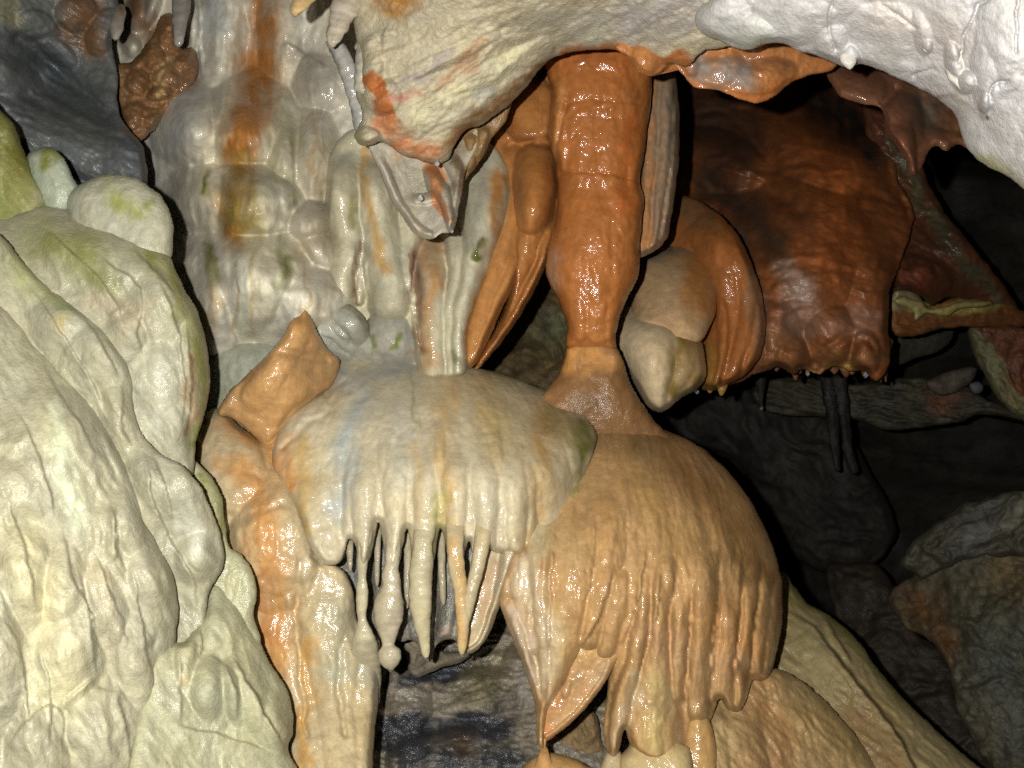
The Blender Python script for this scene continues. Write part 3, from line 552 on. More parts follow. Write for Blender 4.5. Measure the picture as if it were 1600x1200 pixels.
# ================================================================== PALE DOME WITH STALACTITE FRINGE
dome = thing("flowstone_dome", "pale grey and cream flowstone dome fringed with small stalactites, centre", "flowstone", (680, 900, 1.62))
DU = mer(690, 790, 250, .35)
layer("dome_cap", [(425, 720), (430, 690), (445, 655), (480, 625), (508, 602), (506, 575), (530, 556), (575, 549), (620, 554), (700, 568), (770, 580), (840, 605), (895, 632), (922, 660), (932, 688), (920, 730), (905, 780), (890, 830), (860, 860), (820, 868), (790, 866), (772, 862), (755, 850), (752, 866), (742, 872), (734, 845), (728, 858), (722, 884), (711, 892), (702, 880), (696, 850), (688, 826), (682, 850), (675, 884), (660, 896), (646, 882), (641, 850), (636, 824), (630, 850), (624, 880), (613, 890), (603, 880), (598, 850), (591, 814), (585, 845), (577, 875), (567, 886), (559, 874), (556, 855), (546, 842), (530, 878), (505, 882), (485, 855), (465, 800), (440, 760)],
      [(480, 700, 1.64), (560, 630, 1.70), (600, 580, 1.82), (700, 620, 1.73), (700, 740, 1.57), (850, 640, 1.78), (850, 740, 1.60), (520, 800, 1.58), (700, 840, 1.57), (900, 690, 1.70), (810, 850, 1.585), (860, 830, 1.64), (900, 770, 1.68)],
      [(600, 560, 90), (850, 610, 90), (920, 720, 36), (430, 700, 34), (500, 870, 14), (600, 860, 13), (700, 860, 13), (790, 860, 16), (870, 850, 30), (900, 780, 50)], M_WETTER, (214, 200, 168),
      ridges=[(merline(690, 790, 250, u, (690, 760, 820, 870, 900), (24, 22, 17, 14, 13)), 22) for u in (-122, -74, -26, 22, 70, 116)] + [(merline(690, 790, 250, u, (ys, 760, 820, 860), (8, 9, 8, 6)), 10) for u, ys in ((-145, 700), (-98, 670), (-50, 720), (-3, 650), (45, 700), (95, 660), (140, 690))] + [([(490, 740, 34), (500, 880, 26)], 10), ([(850, 700, 26), (868, 780, 24), (865, 860, 14)], 12)],
      grooves=[([(500, 605, 7), (520, 640, 9), (480, 660, 8), (440, 700, 6)], 8), ([(505, 878, 5), (495, 872, 5)], 8), ([(590, 600, 14), (540, 640, 12)], 4)],
      noise=[(4, 40, 60, 0), (2.4, 14, 40, 0), (1.3, 8, 10, 0)], uv=DU, stretch=5,
      paint=[([(520, 600, 20), (600, 575, 30), (680, 575, 16)], (176, 174, 166), .8), ([(560, 630, 34), (540, 720, 32), (530, 800, 26)], (186, 190, 182), .85), ([(470, 690, 22), (475, 760, 26), (478, 820, 16)], (204, 168, 108), .8), ([(440, 700, 22), (450, 760, 20)], (214, 140, 70), .8),
             ([(620, 640, 34), (620, 760, 26)], (208, 204, 184), .6), ([(700, 580, 34), (692, 680, 24), (700, 760, 18), (712, 860, 12)], (212, 174, 120), .75), ([(760, 600, 50), (780, 700, 50)], (204, 176, 124), .8), ([(850, 640, 60), (850, 760, 50), (830, 850, 30)], (190, 152, 98), 1, 1.3), ([(650, 700, 14), (655, 800, 12)], (214, 176, 118), .5), ([(870, 640, 36), (905, 700, 26)], (150, 130, 76), .8), ([(690, 780, 20), (690, 860, 20)], (190, 178, 110), .7),
             ([(905, 650, 18), (920, 690, 18), (900, 740, 14)], (116, 112, 52), .8), ([(640, 590, 5), (655, 660, 5)], (150, 152, 100), .5)], parent=dome, back=0.3)
layer("curtain_sheet", [(520, 820), (760, 820), (762, 900), (745, 960), (738, 1000), (722, 1012), (708, 1000), (694, 1000), (680, 1012), (672, 1034), (660, 1012), (640, 1000), (628, 1002), (610, 992), (590, 1000), (560, 1000), (530, 920)],
      [(560, 850, 1.72), (650, 850, 1.72), (720, 850, 1.70), (560, 960, 1.74), (700, 990, 1.66)], 10, M_GLIT, (150, 146, 132), ridges=[([(598, 840, 12), (592, 940, 10)], 16), ([(642, 850, 10), (636, 960, 10)], 20), ([(690, 860, 16), (700, 940, 14), (690, 1010, 10)], 20)],
      grooves=[([(565, 840, 6), (552, 900, 8)], 10)], paint=[([(560, 880, 30)], (130, 134, 134), .7), ([(700, 990, 22)], (196, 170, 150), .8), ([(728, 900, 30)], (186, 180, 158), .7)], noise=[(4, 16, 40, 0), (2, 8, 8, 0)], parent=dome, back=0.05, step=2.5)
SC = (200, 188, 152)
def hang(pts_, base=SC, paint=(), name="stalactite", par=None, rough=0.10):
    pts = list(pts_); x, y, r, d = pts[0]; pts[0] = (x, y, r * 0.8, d + 0.04); x, y, r, d = pts[1]; pts[1] = (x, y, r, d + 0.008)
    return strand(name, pts, M_WETTER, base, paint, parent=par or dome, rough=rough, fine=2.0)
hang([(574, 790, 16, 1.570), (570, 830, 13, 1.550), (568, 860, 9, 1.550), (566, 885, 8, 1.550), (566, 903, 6.5, 1.550), (566, 916, 9, 1.550), (566, 935, 9.5, 1.550), (565, 955, 8, 1.550), (566, 968, 7, 1.550), (568, 985, 13, 1.550), (569, 1005, 20, 1.560), (571, 1040, 24, 1.60), (573, 1075, 22, 1.64), (574, 1110, 16, 1.70)], (198, 188, 156))
hang([(620, 790, 17, 1.560), (616, 830, 12, 1.554), (613, 868, 12, 1.544), (612, 884, 11, 1.544), (611, 898, 14, 1.544), (611, 918, 16, 1.544), (608, 940, 23, 1.544), (607, 965, 23, 1.544), (607, 985, 17, 1.544), (607, 1001, 11, 1.544), (607, 1008, 10, 1.544), (608, 1018, 18, 1.544), (609, 1030, 18, 1.544), (610, 1040, 12, 1.544), (611, 1046, 4, 1.544)], (196, 184, 156))
hang([(665, 790, 22, 1.560), (663, 830, 17, 1.544), (661, 850, 15, 1.539), (659, 880, 18, 1.534), (657, 905, 18, 1.534), (657, 940, 18, 1.534), (659, 970, 14, 1.534), (663, 1000, 9, 1.534), (665, 1018, 7, 1.534), (666, 1027, 3.5, 1.534)])
hang([(712, 790, 19, 1.550), (711, 830, 14, 1.534), (711, 860, 13, 1.524), (714, 890, 13, 1.524), (720, 925, 11, 1.524), (723, 960, 11, 1.524), (723, 990, 9, 1.524), (722, 1012, 7, 1.524), (722, 1022, 3, 1.524)], (206, 184, 144), [([(712, 850, 14), (716, 900, 16), (722, 1000, 16)], (210, 164, 104), .8)])
hang([(760, 790, 18, 1.550), (754, 840, 13, 1.534), (747, 880, 11, 1.529), (739, 915, 10, 1.524), (731, 950, 9, 1.524), (727, 975, 6, 1.524)], (204, 184, 146))
layer("drapery_fold", [(775, 800), (815, 800), (818, 840), (805, 880), (790, 920), (778, 955), (764, 992), (748, 1014), (732, 1022), (724, 1014), (730, 970), (742, 920), (752, 870), (760, 830)],
      [(790, 830, 1.60), (770, 900, 1.60), (740, 1000, 1.58)], 5, M_WETTER, (204, 184, 148), ridges=[([(808, 790, 16), (803, 840, 13), (793, 885, 11), (782, 925, 9), (774, 955, 8), (763, 985, 7), (750, 1006, 6), (732, 1018, 4)], 26)],
      paint=[([(770, 880, 14), (755, 960, 14)], (200, 160, 124), .7)], noise=[(1.5, 12, 20, 0)], parent=dome, back=0.02, step=2, edge=1.5)
for pts in ([(546, 826, 8, 1.63), (546, 850, 6, 1.62), (547, 880, 4, 1.62), (547, 892, 2, 1.62)], [(592, 815, 7, 1.64), (590, 850, 5, 1.63), (589, 900, 4, 1.63), (589, 915, 2, 1.63)],
            [(637, 820, 8, 1.64), (637, 870, 6, 1.63), (636, 930, 5, 1.63), (636, 950, 2, 1.63)], [(689, 822, 9, 1.64), (690, 880, 6, 1.63), (692, 930, 5, 1.63), (693, 945, 2, 1.63)]):
    hang(pts, (176, 166, 140))
for p in ((608, 1044, 1.56), (665, 1029, 1.56), (722, 1023, 1.55)):
    pass

# ================================================================== TAN DOME
tan = thing("flowstone_dome", "large tan flowstone dome pleated into long draperies, right of centre", "flowstone", (1030, 1130, 1.7))
TU = mer(960, 960, 340, .3)
ymer = (720, 790, 860, 920)
def tr(u, tail, r=16, H=16):
    return (merline(960, 960, 340, u, ymer, (r * 0.8, r, r, r * 0.9)) + tail, H)
layer("dome_cap", [(795, 800), (815, 740), (850, 660), (880, 640), (930, 642), (980, 648), (1030, 668), (1080, 690), (1120, 718), (1160, 763), (1193, 818), (1213, 870), (1223, 920), (1222, 975), (1213, 1020), (1204, 1054), (1192, 1064), (1176, 1064), (1164, 1100), (1152, 1112), (1136, 1108), (1124, 1092), (1112, 1122), (1098, 1132), (1082, 1132), (1070, 1175), (1020, 1190), (988, 1170), (976, 1140), (966, 1175), (955, 1182), (946, 1165), (944, 1120), (952, 1046), (936, 1036), (912, 1034), (884, 1070), (862, 1100), (852, 1130), (848, 1168), (840, 1160), (838, 1120), (830, 1078), (806, 1012), (784, 955), (780, 920), (790, 860)],
      [(900, 680, 1.82), (960, 660, 1.86), (1000, 760, 1.68), (850, 850, 1.60), (950, 900, 1.58), (1080, 880, 1.62), (1180, 900, 1.74), (1000, 1050, 1.60), (850, 1100, 1.58), (1150, 1060, 1.70), (1020, 1150, 1.60), (1100, 740, 1.78), (840, 960, 1.58)],
      [(960, 650, 80), (1120, 720, 110), (1220, 920, 100), (1210, 1040, 60), (1130, 1100, 12), (1050, 1170, 12), (960, 1170, 10), (930, 1030, 34), (870, 1100, 7), (845, 1160, 6), (800, 1000, 8), (785, 930, 10), (800, 800, 20), (860, 660, 30)],
      M_WETTER, (196, 150, 100),
      ridges=[([(835, 780, 13), (836, 850, 14), (842, 940, 12), (850, 1030, 10), (850, 1100, 9), (846, 1160, 7)], 24), ([(796, 930, 12), (812, 1000, 11), (832, 1060, 9), (842, 1110, 7)], 18), ([(880, 800, 32), (890, 880, 40), (880, 960, 34), (868, 1040, 20), (856, 1095, 10)], 34), ([(815, 850, 18), (820, 930, 18), (838, 1010, 12)], 14),
              ([(945, 760, 26), (945, 850, 28), (935, 930, 24), (920, 1000, 16)], 22), ([(965, 880, 18), (960, 960, 16), (945, 1020, 12)], 20), ([(868, 930, 12), (866, 1000, 10), (860, 1060, 8)], 18),
              ([(1008, 880, 11), (1004, 950, 11), (992, 1030, 13), (975, 1090, 17), (962, 1175, 12)], 30), ([(1040, 850, 13), (1036, 920, 13), (1030, 985, 11), (1026, 1040, 20), (1024, 1100, 34), (1022, 1180, 42)], 34),
              ([(1066, 920, 12), (1063, 990, 12), (1058, 1040, 10), (1062, 1090, 8)], 26), ([(1102, 850, 17), (1100, 930, 17), (1094, 1010, 16), (1092, 1060, 17), (1092, 1112, 15)], 34), ([(1128, 930, 9), (1120, 1020, 8), (1116, 1090, 7)], 14),
              ([(1145, 930, 15), (1138, 1010, 15), (1132, 1060, 15), (1134, 1105, 13)], 28), ([(1178, 900, 13), (1168, 980, 12), (1160, 1040, 11), (1158, 1100, 9)], 26), ([(1200, 880, 12), (1194, 970, 12), (1182, 1050, 10)], 24), ([(1213, 900, 10), (1208, 980, 10), (1196, 1055, 9)], 20)]
             + [tr(u, [], 17, 3) for u in (20, 70, 130, 186, 230)], fold=1.0,
      grooves=[([(960, 870, 7), (950, 930, 7), (925, 985, 7), (905, 1020, 7), (884, 1068, 6)], 14), ([(1012, 840, 7), (1004, 910, 7), (988, 970, 7), (966, 1015, 6)], 13), ([(1034, 880, 6), (1026, 960, 6), (1008, 1020, 6), (984, 1090, 6)], 11), ([(1088, 860, 6), (1080, 950, 6), (1074, 1050, 6), (1076, 1100, 6)], 10),
               ([(1122, 840, 7), (1120, 940, 7), (1110, 1090, 7)], 10), ([(1162, 860, 7), (1154, 980, 7), (1148, 1100, 7)], 10), ([(1190, 860, 7), (1178, 980, 7), (1168, 1060, 7)], 9), ([(870, 800, 7), (862, 900, 7), (858, 1000, 7), (855, 1080, 6)], 9), ([(925, 780, 7), (930, 860, 7), (915, 940, 7), (895, 1000, 7)], 7)],
      noise=[(4, 34, 90, 0), (3.2, 13, 60, 0), (2.0, 7, 26, 0, 'r'), (0.8, 5, 7, 0)], uv=TU, stretch=5, mott=12,
      paint=[([(850, 760, 40), (838, 860, 30)], (200, 186, 146), .8), ([(800, 950, 24), (835, 1060, 20)], (206, 186, 160), .85), ([(870, 960, 30), (862, 1060, 20)], (206, 176, 126), .7), ([(1000, 1060, 22), (965, 1160, 20)], (204, 176, 140), .85), ([(1030, 1040, 18), (1025, 1160, 30)], (206, 176, 118), .8),
             ([(1130, 950, 60), (1180, 1040, 50)], (188, 130, 76), .7), ([(940, 660, 50), (1030, 690, 50)], (136, 106, 62), .9), ([(1060, 730, 44), (1140, 800, 44), (1190, 900, 30)], (160, 116, 68), .8), ([(1000, 760, 40), (1060, 860, 40)], (176, 134, 78), .6), ([(910, 690, 22), (890, 760, 20)], (140, 136, 78), .7), ([(950, 800, 40), (950, 900, 30)], (200, 148, 92), .6), ([(1055, 1000, 20), (990, 980, 20)], (206, 156, 116), .7), ([(815, 880, 26), (850, 980, 30), (850, 1080, 20)], (210, 188, 156), .8), ([(1010, 1000, 30), (1090, 1040, 26), (1170, 1040, 20)], (206, 160, 116), .7), ([(890, 850, 40)], (206, 170, 118), .6), ([(1140, 1050, 20)], (196, 138, 98), .7)],
      parent=tan, back=0.25, edge=2)
layer("drapery_fold", [(893, 1000), (910, 975), (955, 975), (972, 1010), (958, 1044), (942, 1072), (918, 1104), (890, 1132), (862, 1154), (848, 1160), (842, 1146), (850, 1112), (872, 1080), (888, 1050)],
      [(930, 980, 1.60), (930, 1010, 1.565), (930, 1050, 1.585), (860, 1140, 1.58), (935, 1075, 1.58)], [(930, 980, 26), (960, 1010, 8), (900, 1100, 5), (855, 1150, 5)], M_WETTER, (200, 152, 104), ridges=[([(960, 1020, 9), (950, 1048, 7), (935, 1075, 6), (912, 1105, 5), (885, 1132, 5), (856, 1152, 5)], 12), ([(885, 1060, 7), (884, 1085, 6)], 8)],
      paint=[([(870, 1110, 18), (850, 1150, 14)], (196, 132, 84), .8), ([(930, 1050, 20)], (204, 176, 140), .6), ([(890, 1000, 26), (965, 1010, 26)], (204, 158, 98), 1)], noise=[(2.2, 14, 16, 0), (1.2, 7, 7, 0)], parent=tan, back=0.02, step=2, edge=1)
hang([(847, 1120, 9, 1.585), (847, 1150, 8, 1.58), (848, 1166, 5, 1.58), (850, 1172, 6, 1.59), (850, 1188, 12, 1.61), (850, 1230, 30, 1.63)], (204, 150, 96), par=tan)

# stalagmites under the draperies
one("stalagmite", "low tan stalagmite cone meeting the folded drapery tip", "stalagmite",
    [(800, 1230), (815, 1200), (835, 1182), (852, 1176), (880, 1180), (915, 1195), (935, 1215), (960, 1330), (780, 1330)], [(850, 1200, 1.60), (860, 1300, 1.52)], 26, M_WET, (196, 148, 92), noise=[(3, 20, 20, 0)], back=0.2)
one("stalagmite", "small pale stalagmite under the slim drapery strand", "stalagmite",
    [(925, 1240), (935, 1205), (945, 1180), (956, 1168), (968, 1172), (976, 1190), (982, 1230), (990, 1330), (920, 1330)], [(956, 1200, 1.58), (956, 1300, 1.52)], 18, M_WET, (200, 176, 136), noise=[(2, 20, 20, 0)], back=0.2)
one("stalagmite", "broad rounded cream stalagmite below the widest pleat", "stalagmite",
    [(968, 1200), (980, 1168), (1005, 1158), (1045, 1156), (1068, 1164), (1082, 1190), (1090, 1330), (970, 1330)], [(1025, 1190, 1.56), (1025, 1300, 1.5)], 30, M_WET, (206, 178, 128), noise=[(2, 20, 20, 0)], back=0.2, paint=[([(980, 1170, 16)], (150, 130, 100), .7)])
one("stalagmite", "slender orange stalagmite joined to the pleat above it, beside the mound", "stalagmite",
    [(1062, 1220), (1068, 1170), (1072, 1135), (1082, 1114), (1098, 1112), (1110, 1130), (1118, 1160), (1120, 1220), (1120, 1330), (1062, 1330)], [(1092, 1150, 1.62), (1092, 1300, 1.58)], 26, M_WETTER, (204, 156, 98), noise=[(3, 16, 26, 0)], back=0.2)

# ================================================================== RIGHT MOUND
md = thing("flowstone_mound", "tan and olive flowstone mound spreading below the tan dome, lower right", "flowstone", (1300, 1300, 1.9))
layer("mound_lobe", [(1130, 960), (1215, 895), (1240, 915), (1262, 942), (1290, 958), (1320, 980), (1345, 1005), (1365, 1035), (1395, 1072), (1420, 1100), (1450, 1128), (1490, 1165), (1540, 1205), (1620, 1260), (1700, 1420), (1100, 1420), (1080, 1100)],
      [(1240, 960, 2.15), (1330, 1050, 2.05), (1450, 1200, 1.9), (1250, 1150, 1.95), (1300, 1300, 1.75)], 60, M_DAMP, (166, 148, 104),
      grooves=[([(1220, 950, 7), (1270, 975, 9), (1310, 1030, 10), (1350, 1080, 9), (1390, 1130, 9), (1430, 1200, 9), (1460, 1300, 8)], 26), ([(1290, 960, 5), (1310, 1000, 7), (1335, 1040, 6)], 10)],
      noise=[(10, 26, 120, -42), (4, 11, 50, -42, 'r'), (1.5, 8, 9, 0)], stretch=1.5, paint=[([(1230, 920, 24), (1300, 960, 20), (1370, 1040, 18), (1420, 1100, 16)], (140, 134, 72), .8), ([(1340, 1120, 60), (1400, 1200, 50)], (150, 118, 74), .7), ([(1260, 1000, 40)], (170, 156, 112), .6)],
      parent=md, fold=1.2, back=0.5)
layer("mound_lobe", [(1120, 1080), (1170, 1055), (1215, 1045), (1250, 1062), (1290, 1095), (1330, 1140), (1365, 1190), (1400, 1260), (1440, 1420), (1040, 1420), (1080, 1140)],
      [(1180, 1090, 1.77), (1120, 1110, 1.72), (1260, 1130, 1.80), (1200, 1250, 1.68), (1330, 1220, 1.80)], 40, M_DAMP, (192, 158, 110),
      ridges=[([(1150, 1100, 26), (1160, 1160, 30), (1170, 1240, 34)], 22), ([(1130, 1100, 16), (1128, 1160, 20), (1130, 1240, 24)], 20)],
      paint=[([(1190, 1080, 50), (1210, 1180, 60)], (190, 138, 90), .7), ([(1260, 1090, 24), (1330, 1170, 30)], (170, 140, 86), .8), ([(1125, 1110, 18)], (140, 118, 88), .7)],
      noise=[(8, 24, 90, -35), (4, 11, 40, -40, 'r'), (1.5, 8, 9, 0)], stretch=2, parent=md, fold=1.2, back=0.4)

# ================================================================== LEFT ORANGE PILLAR
pil = thing("flowstone_pillar", "orange and cream flowstone pillar left of the stalactite fringe", "flowstone", (510, 1300, 1.6))
layer("pillar_peak", [(468, 494), (476, 484), (484, 492), (494, 514), (512, 545), (530, 565), (520, 600), (490, 625), (455, 655), (432, 690), (418, 700), (385, 672), (360, 652), (340, 648), (352, 620), (380, 590), (410, 560), (440, 528), (455, 500)],
      [(475, 510, 1.69), (455, 580, 1.675), (395, 635, 1.69), (435, 670, 1.69), (515, 570, 1.77), (480, 620, 1.70)], [(475, 495, 12), (360, 630, 26), (510, 590, 30), (430, 690, 24), (400, 560, 26)], M_WET, (206, 152, 98),
      lobes=[(476, 525, 30, 36, -20, 10, 1.2), (430, 610, 70, 50, -45, 16, 1.2)], ridges=[([(478, 492, 12), (455, 540, 18), (400, 620, 20)], 8)], grooves=[([(490, 620, 7), (450, 650, 7), (420, 700, 6)], 8), ([(440, 550, 8), (500, 560, 8), (516, 566, 5)], 7)],
      noise=[(3, 30, 30, 0), (1.8, 9, 9, 0)], paint=[([(350, 640, 30), (400, 570, 16)], (176, 134, 90), .7), ([(430, 690, 26), (470, 630, 14)], (214, 160, 100), .7), ([(470, 500, 16)], (176, 120, 60), .6), ([(510, 570, 14)], (200, 160, 110), .7)], parent=pil, back=0.2)
layer("pillar_shaft", [(300, 720), (310, 680), (318, 650), (335, 638), (355, 645), (380, 668), (412, 690), (432, 685), (452, 740), (478, 810), (498, 868), (520, 880), (540, 895), (552, 925), (558, 970), (580, 985), (594, 1010), (592, 1080), (586, 1150), (582, 1220), (585, 1420), (300, 1420)],
      [(340, 700, 1.70), (430, 760, 1.63), (490, 860, 1.59), (420, 900, 1.60), (500, 950, 1.58), (500, 1150, 1.52), (570, 1100, 1.58), (430, 1100, 1.58), (480, 1350, 1.42)], [(340, 650, 36), (500, 860, 20), (590, 1050, 44), (590, 1250, 44), (300, 900, 30)], M_WET, (208, 186, 146),
      lobes=[(350, 720, 60, 90, -20, 34), (430, 850, 70, 110, 0, 34)], ridges=[([(430, 920, 34), (440, 1000, 30), (470, 1100, 28), (490, 1200, 30), (500, 1400, 30)], 22), ([(505, 890, 34), (510, 1000, 40), (530, 1100, 40), (540, 1400, 40)], 30), ([(570, 1000, 26), (570, 1100, 30), (560, 1400, 30)], 26), ([(380, 780, 40), (385, 860, 40)], 12)],
      grooves=[([(470, 880, 7), (462, 960, 7), (470, 1060, 6), (480, 1150, 5)], 8), ([(492, 868, 6), (503, 880, 5)], 14), ([(375, 880, 9), (360, 820, 9), (440, 790, 8)], 5), ([(535, 1000, 7), (528, 1080, 7), (540, 1150, 6)], 7)],
      noise=[(6, 44, 60, 0), (2.5, 16, 30, 0), (1.3, 8, 10, 0)],
      paint=[([(350, 665, 20), (385, 680, 24), (415, 705, 26)], (206, 146, 90), .9), ([(350, 720, 20), (400, 760, 44), (420, 860, 48), (430, 960, 44), (430, 1060, 26)], (212, 152, 94), .95), ([(410, 900, 20), (415, 1000, 18)], (202, 130, 80), .6), ([(335, 670, 30)], (206, 178, 140), .7), ([(530, 960, 34), (520, 1040, 24), (570, 1060, 24)], (188, 184, 156), .8), ([(480, 1000, 18), (478, 1130, 16), (470, 1200, 14)], (214, 162, 96), .8), ([(320, 660, 12)], (160, 156, 140), .6)],
      parent=pil, back=0.25)

# ================================================================== FLOOR ROCK UNDER THE FRINGE
uf = one("bedrock_mass", "dark wet glittering rock with blue black patches under the stalactite fringe", "rock",
    [(560, 960), (700, 940), (840, 950), (900, 1000), (1000, 1080), (1000, 1420), (540, 1420)],
    [(620, 1000, 2.0), (800, 1010, 2.05), (700, 1060, 1.98), (650, 1150, 1.85), (820, 1150, 1.85), (700, 1300, 1.65), (950, 1150, 1.9)], 14, M_GLIT, (166, 154, 132),
    lobes=[(640, 1090, 40, 60, 0, 40), (760, 1080, 90, 40, -10, 40), (700, 1180, 100, 40, 0, 40), (620, 1190, 20, 24, 0, 50), (830, 1050, 50, 60, 0, 40)],
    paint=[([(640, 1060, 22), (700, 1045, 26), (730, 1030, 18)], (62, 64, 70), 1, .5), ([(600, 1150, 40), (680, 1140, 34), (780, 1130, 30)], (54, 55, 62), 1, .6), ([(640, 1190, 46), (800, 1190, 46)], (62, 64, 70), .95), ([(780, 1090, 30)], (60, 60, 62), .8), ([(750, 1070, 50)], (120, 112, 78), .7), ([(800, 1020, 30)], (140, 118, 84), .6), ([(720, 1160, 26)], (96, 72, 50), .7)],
    noise=[(12, 60, 24, -8), (6, 20, 10, 0, 'r'), (3, 7, 6, 0, 'r')], mott=24, back=0.5)
one("rock_chip", "small grey brown broken stone block resting under the fringe", "stone",
    [(632, 1005), (650, 995), (668, 1010), (700, 1018), (735, 1020), (720, 1035), (690, 1044), (655, 1058), (640, 1050), (634, 1030)], [(650, 1030, 1.86), (710, 1030, 1.88)], 10, M_ROCK, (142, 130, 108), noise=[(8, 18, 12, 10, 'r')], back=0.12, mott=20, edge=3)
one("rock_chip", "dark angular stone stump showing between drapery leaf and slim strand", "stone",
    [(868, 1165), (900, 1130), (915, 1105), (935, 1120), (940, 1160), (945, 1180), (900, 1180)], [(915, 1150, 1.85)], 14, M_ROCK, (160, 130, 84), noise=[(8, 18, 18, 10, 'r')], back=0.2, mott=20, edge=3)

# ================================================================== LEFT FOREGROUND MOUND
lf = thing("flowstone_mound", "huge pale green white flowstone mound of overlapping lobes filling the left foreground", "flowstone", (150, 1400, 1.2))
LB = (182, 178, 150)
def nz_left(a): return [(6, 40, 120, a), (2.6, 18, 50, a), (1.1, 9, 20, a), (0.4, 5, 7, a)]
layer("mound_lobe", [(-260, 60), (-60, 120), (0, 172), (22, 195), (36, 230), (52, 272), (68, 300), (72, 330), (40, 380), (-260, 380)],
      [(0, 260, 1.50), (-200, 200, 1.4), (50, 310, 1.5)], 50, M_DAMP, (150, 150, 92), noise=nz_left(-30), paint=[([(10, 200, 40), (30, 260, 36)], (112, 110, 44), .9), ([(0, 320, 30)], (120, 134, 60), .7), ([(56, 310, 14)], (190, 186, 160), .7)], parent=lf, push=(1.56, 0.74), lk=0.75, lp=1.7, fold=0.95, back=0.3)
layer("mound_lobe", [(42, 245), (58, 234), (80, 231), (100, 248), (112, 272), (122, 300), (105, 335), (70, 335), (50, 290)],
      [(85, 280, 1.53)], 34, M_DAMP, (176, 184, 160), paint=[([(80, 245, 26)], (128, 132, 60), .9, .5)], noise=[(2, 16, 20, 0), (1, 8, 8, 0)], parent=lf, push=(1.56, 0.74), lk=0.75, lp=1.7, fold=0.95, back=0.2)
layer("mound_lobe", [(104, 320), (112, 300), (132, 284), (168, 272), (205, 276), (235, 292), (256, 312), (268, 342), (271, 372), (262, 410), (200, 430), (120, 370)],
      [(190, 330, 1.46), (240, 370, 1.46)], 50, M_DAMP, (182, 180, 156), paint=[([(180, 300, 26), (215, 330, 26)], (150, 154, 76), .8), ([(236, 310, 16)], (130, 136, 60), .6)], noise=[(3, 30, 30, 0), (1.4, 12, 12, 30), (0.8, 6, 6, 0)], parent=lf, push=(1.56, 0.74), lk=0.75, lp=1.7, fold=0.95, back=0.25)
layer("mound_lobe", [(-260, 300), (-60, 330), (0, 340), (50, 322), (95, 325), (140, 340), (190, 360), (235, 385), (262, 398), (274, 420), (290, 455), (310, 490), (324, 545), (329, 600), (320, 645), (307, 690), (300, 745), (280, 756), (240, 745), (200, 800), (-260, 760)],
      [(60, 380, 1.44), (200, 430, 1.40), (270, 520, 1.40), (290, 640, 1.42), (180, 560, 1.36), (0, 450, 1.36), (-200, 450, 1.3)], [(0, 330, 60), (260, 400, 50), (325, 580, 56), (300, 720, 24)], M_DAMP, LB,
      lobes=[(250, 480, 60, 70, 40, 22), (200, 520, 40, 50, 20, 24), (245, 600, 44, 80, 0, 24), (265, 680, 36, 60, 0, 22), (130, 400, 100, 60, 20, 24), (300, 560, 26, 110, -5, 16)],
      grooves=[([(60, 350, 8), (120, 400, 8), (180, 470, 7), (205, 540, 7)], 7), ([(240, 420, 6), (275, 500, 6), (290, 600, 6), (282, 690, 5)], 9), ([(200, 380, 7), (250, 430, 7), (280, 470, 6)], 7), ([(150, 400, 7), (220, 450, 7), (215, 520, 7), (230, 580, 6)], 8), ([(290, 500, 6), (300, 600, 6), (288, 700, 6)], 9), ([(200, 480, 6), (170, 500, 6)], 6)],
      noise=nz_left(-25), paint=[([(60, 370, 44), (130, 400, 50), (170, 440, 36)], (146, 148, 90), .85), ([(230, 390, 30), (280, 450, 24), (312, 520, 20), (322, 620, 20), (305, 700, 16)], (140, 140, 68), .8), ([(300, 560, 14), (292, 680, 12)], (150, 116, 70), .6), ([(200, 500, 40), (150, 470, 30)], (196, 180, 150), .6), ([(240, 560, 40), (240, 650, 40)], (206, 206, 186), .6)], parent=lf, push=(1.56, 0.74), lk=0.75, lp=1.7, fold=0.95, back=0.3)
layer("mound_lobe", [(-260, 330), (-60, 340), (0, 366), (50, 425), (105, 470), (160, 512), (190, 552), (205, 590), (209, 640), (222, 678), (250, 708), (285, 728), (312, 758), (332, 800), (348, 848), (350, 880), (340, 905), (328, 925), (322, 960), (318, 1010), (305, 1100), (200, 1150), (-260, 1100)],
      [(0, 450, 1.34), (120, 540, 1.32), (180, 640, 1.32), (290, 800, 1.34), (310, 900, 1.34), (200, 850, 1.25), (-200, 500, 1.2), (290, 1050, 1.32)], [(50, 430, 40), (205, 600, 40), (345, 860, 40), (320, 1000, 20)], M_DAMP, LB,
      lobes=[(280, 790, 44, 66, -30, 26), (305, 870, 36, 50, 0, 28), (150, 560, 50, 70, -35, 20), (90, 500, 60, 50, -40, 20), (180, 640, 28, 60, -10, 16), (240, 760, 30, 60, -30, 18)],
      grooves=[([(100, 450, 6), (150, 520, 6), (190, 600, 6)], 7), ([(40, 440, 7), (90, 510, 7), (140, 590, 7), (170, 660, 6)], 8), ([(235, 700, 5), (262, 770, 5), (270, 830, 5)], 8), ([(225, 690, 5), (240, 780, 6), (265, 840, 5), (300, 900, 5), (310, 960, 4)], 9), ([(195, 590, 5), (190, 660, 6), (210, 700, 5)], 7)],
      noise=nz_left(-30), paint=[([(20, 410, 36), (100, 480, 30)], (160, 164, 110), .7), ([(90, 510, 16)], (186, 164, 110), .6), ([(290, 800, 30), (310, 860, 26)], (216, 216, 196), .6)], parent=lf, push=(1.56, 0.74), lk=0.75, lp=1.7, fold=0.95, back=0.3)
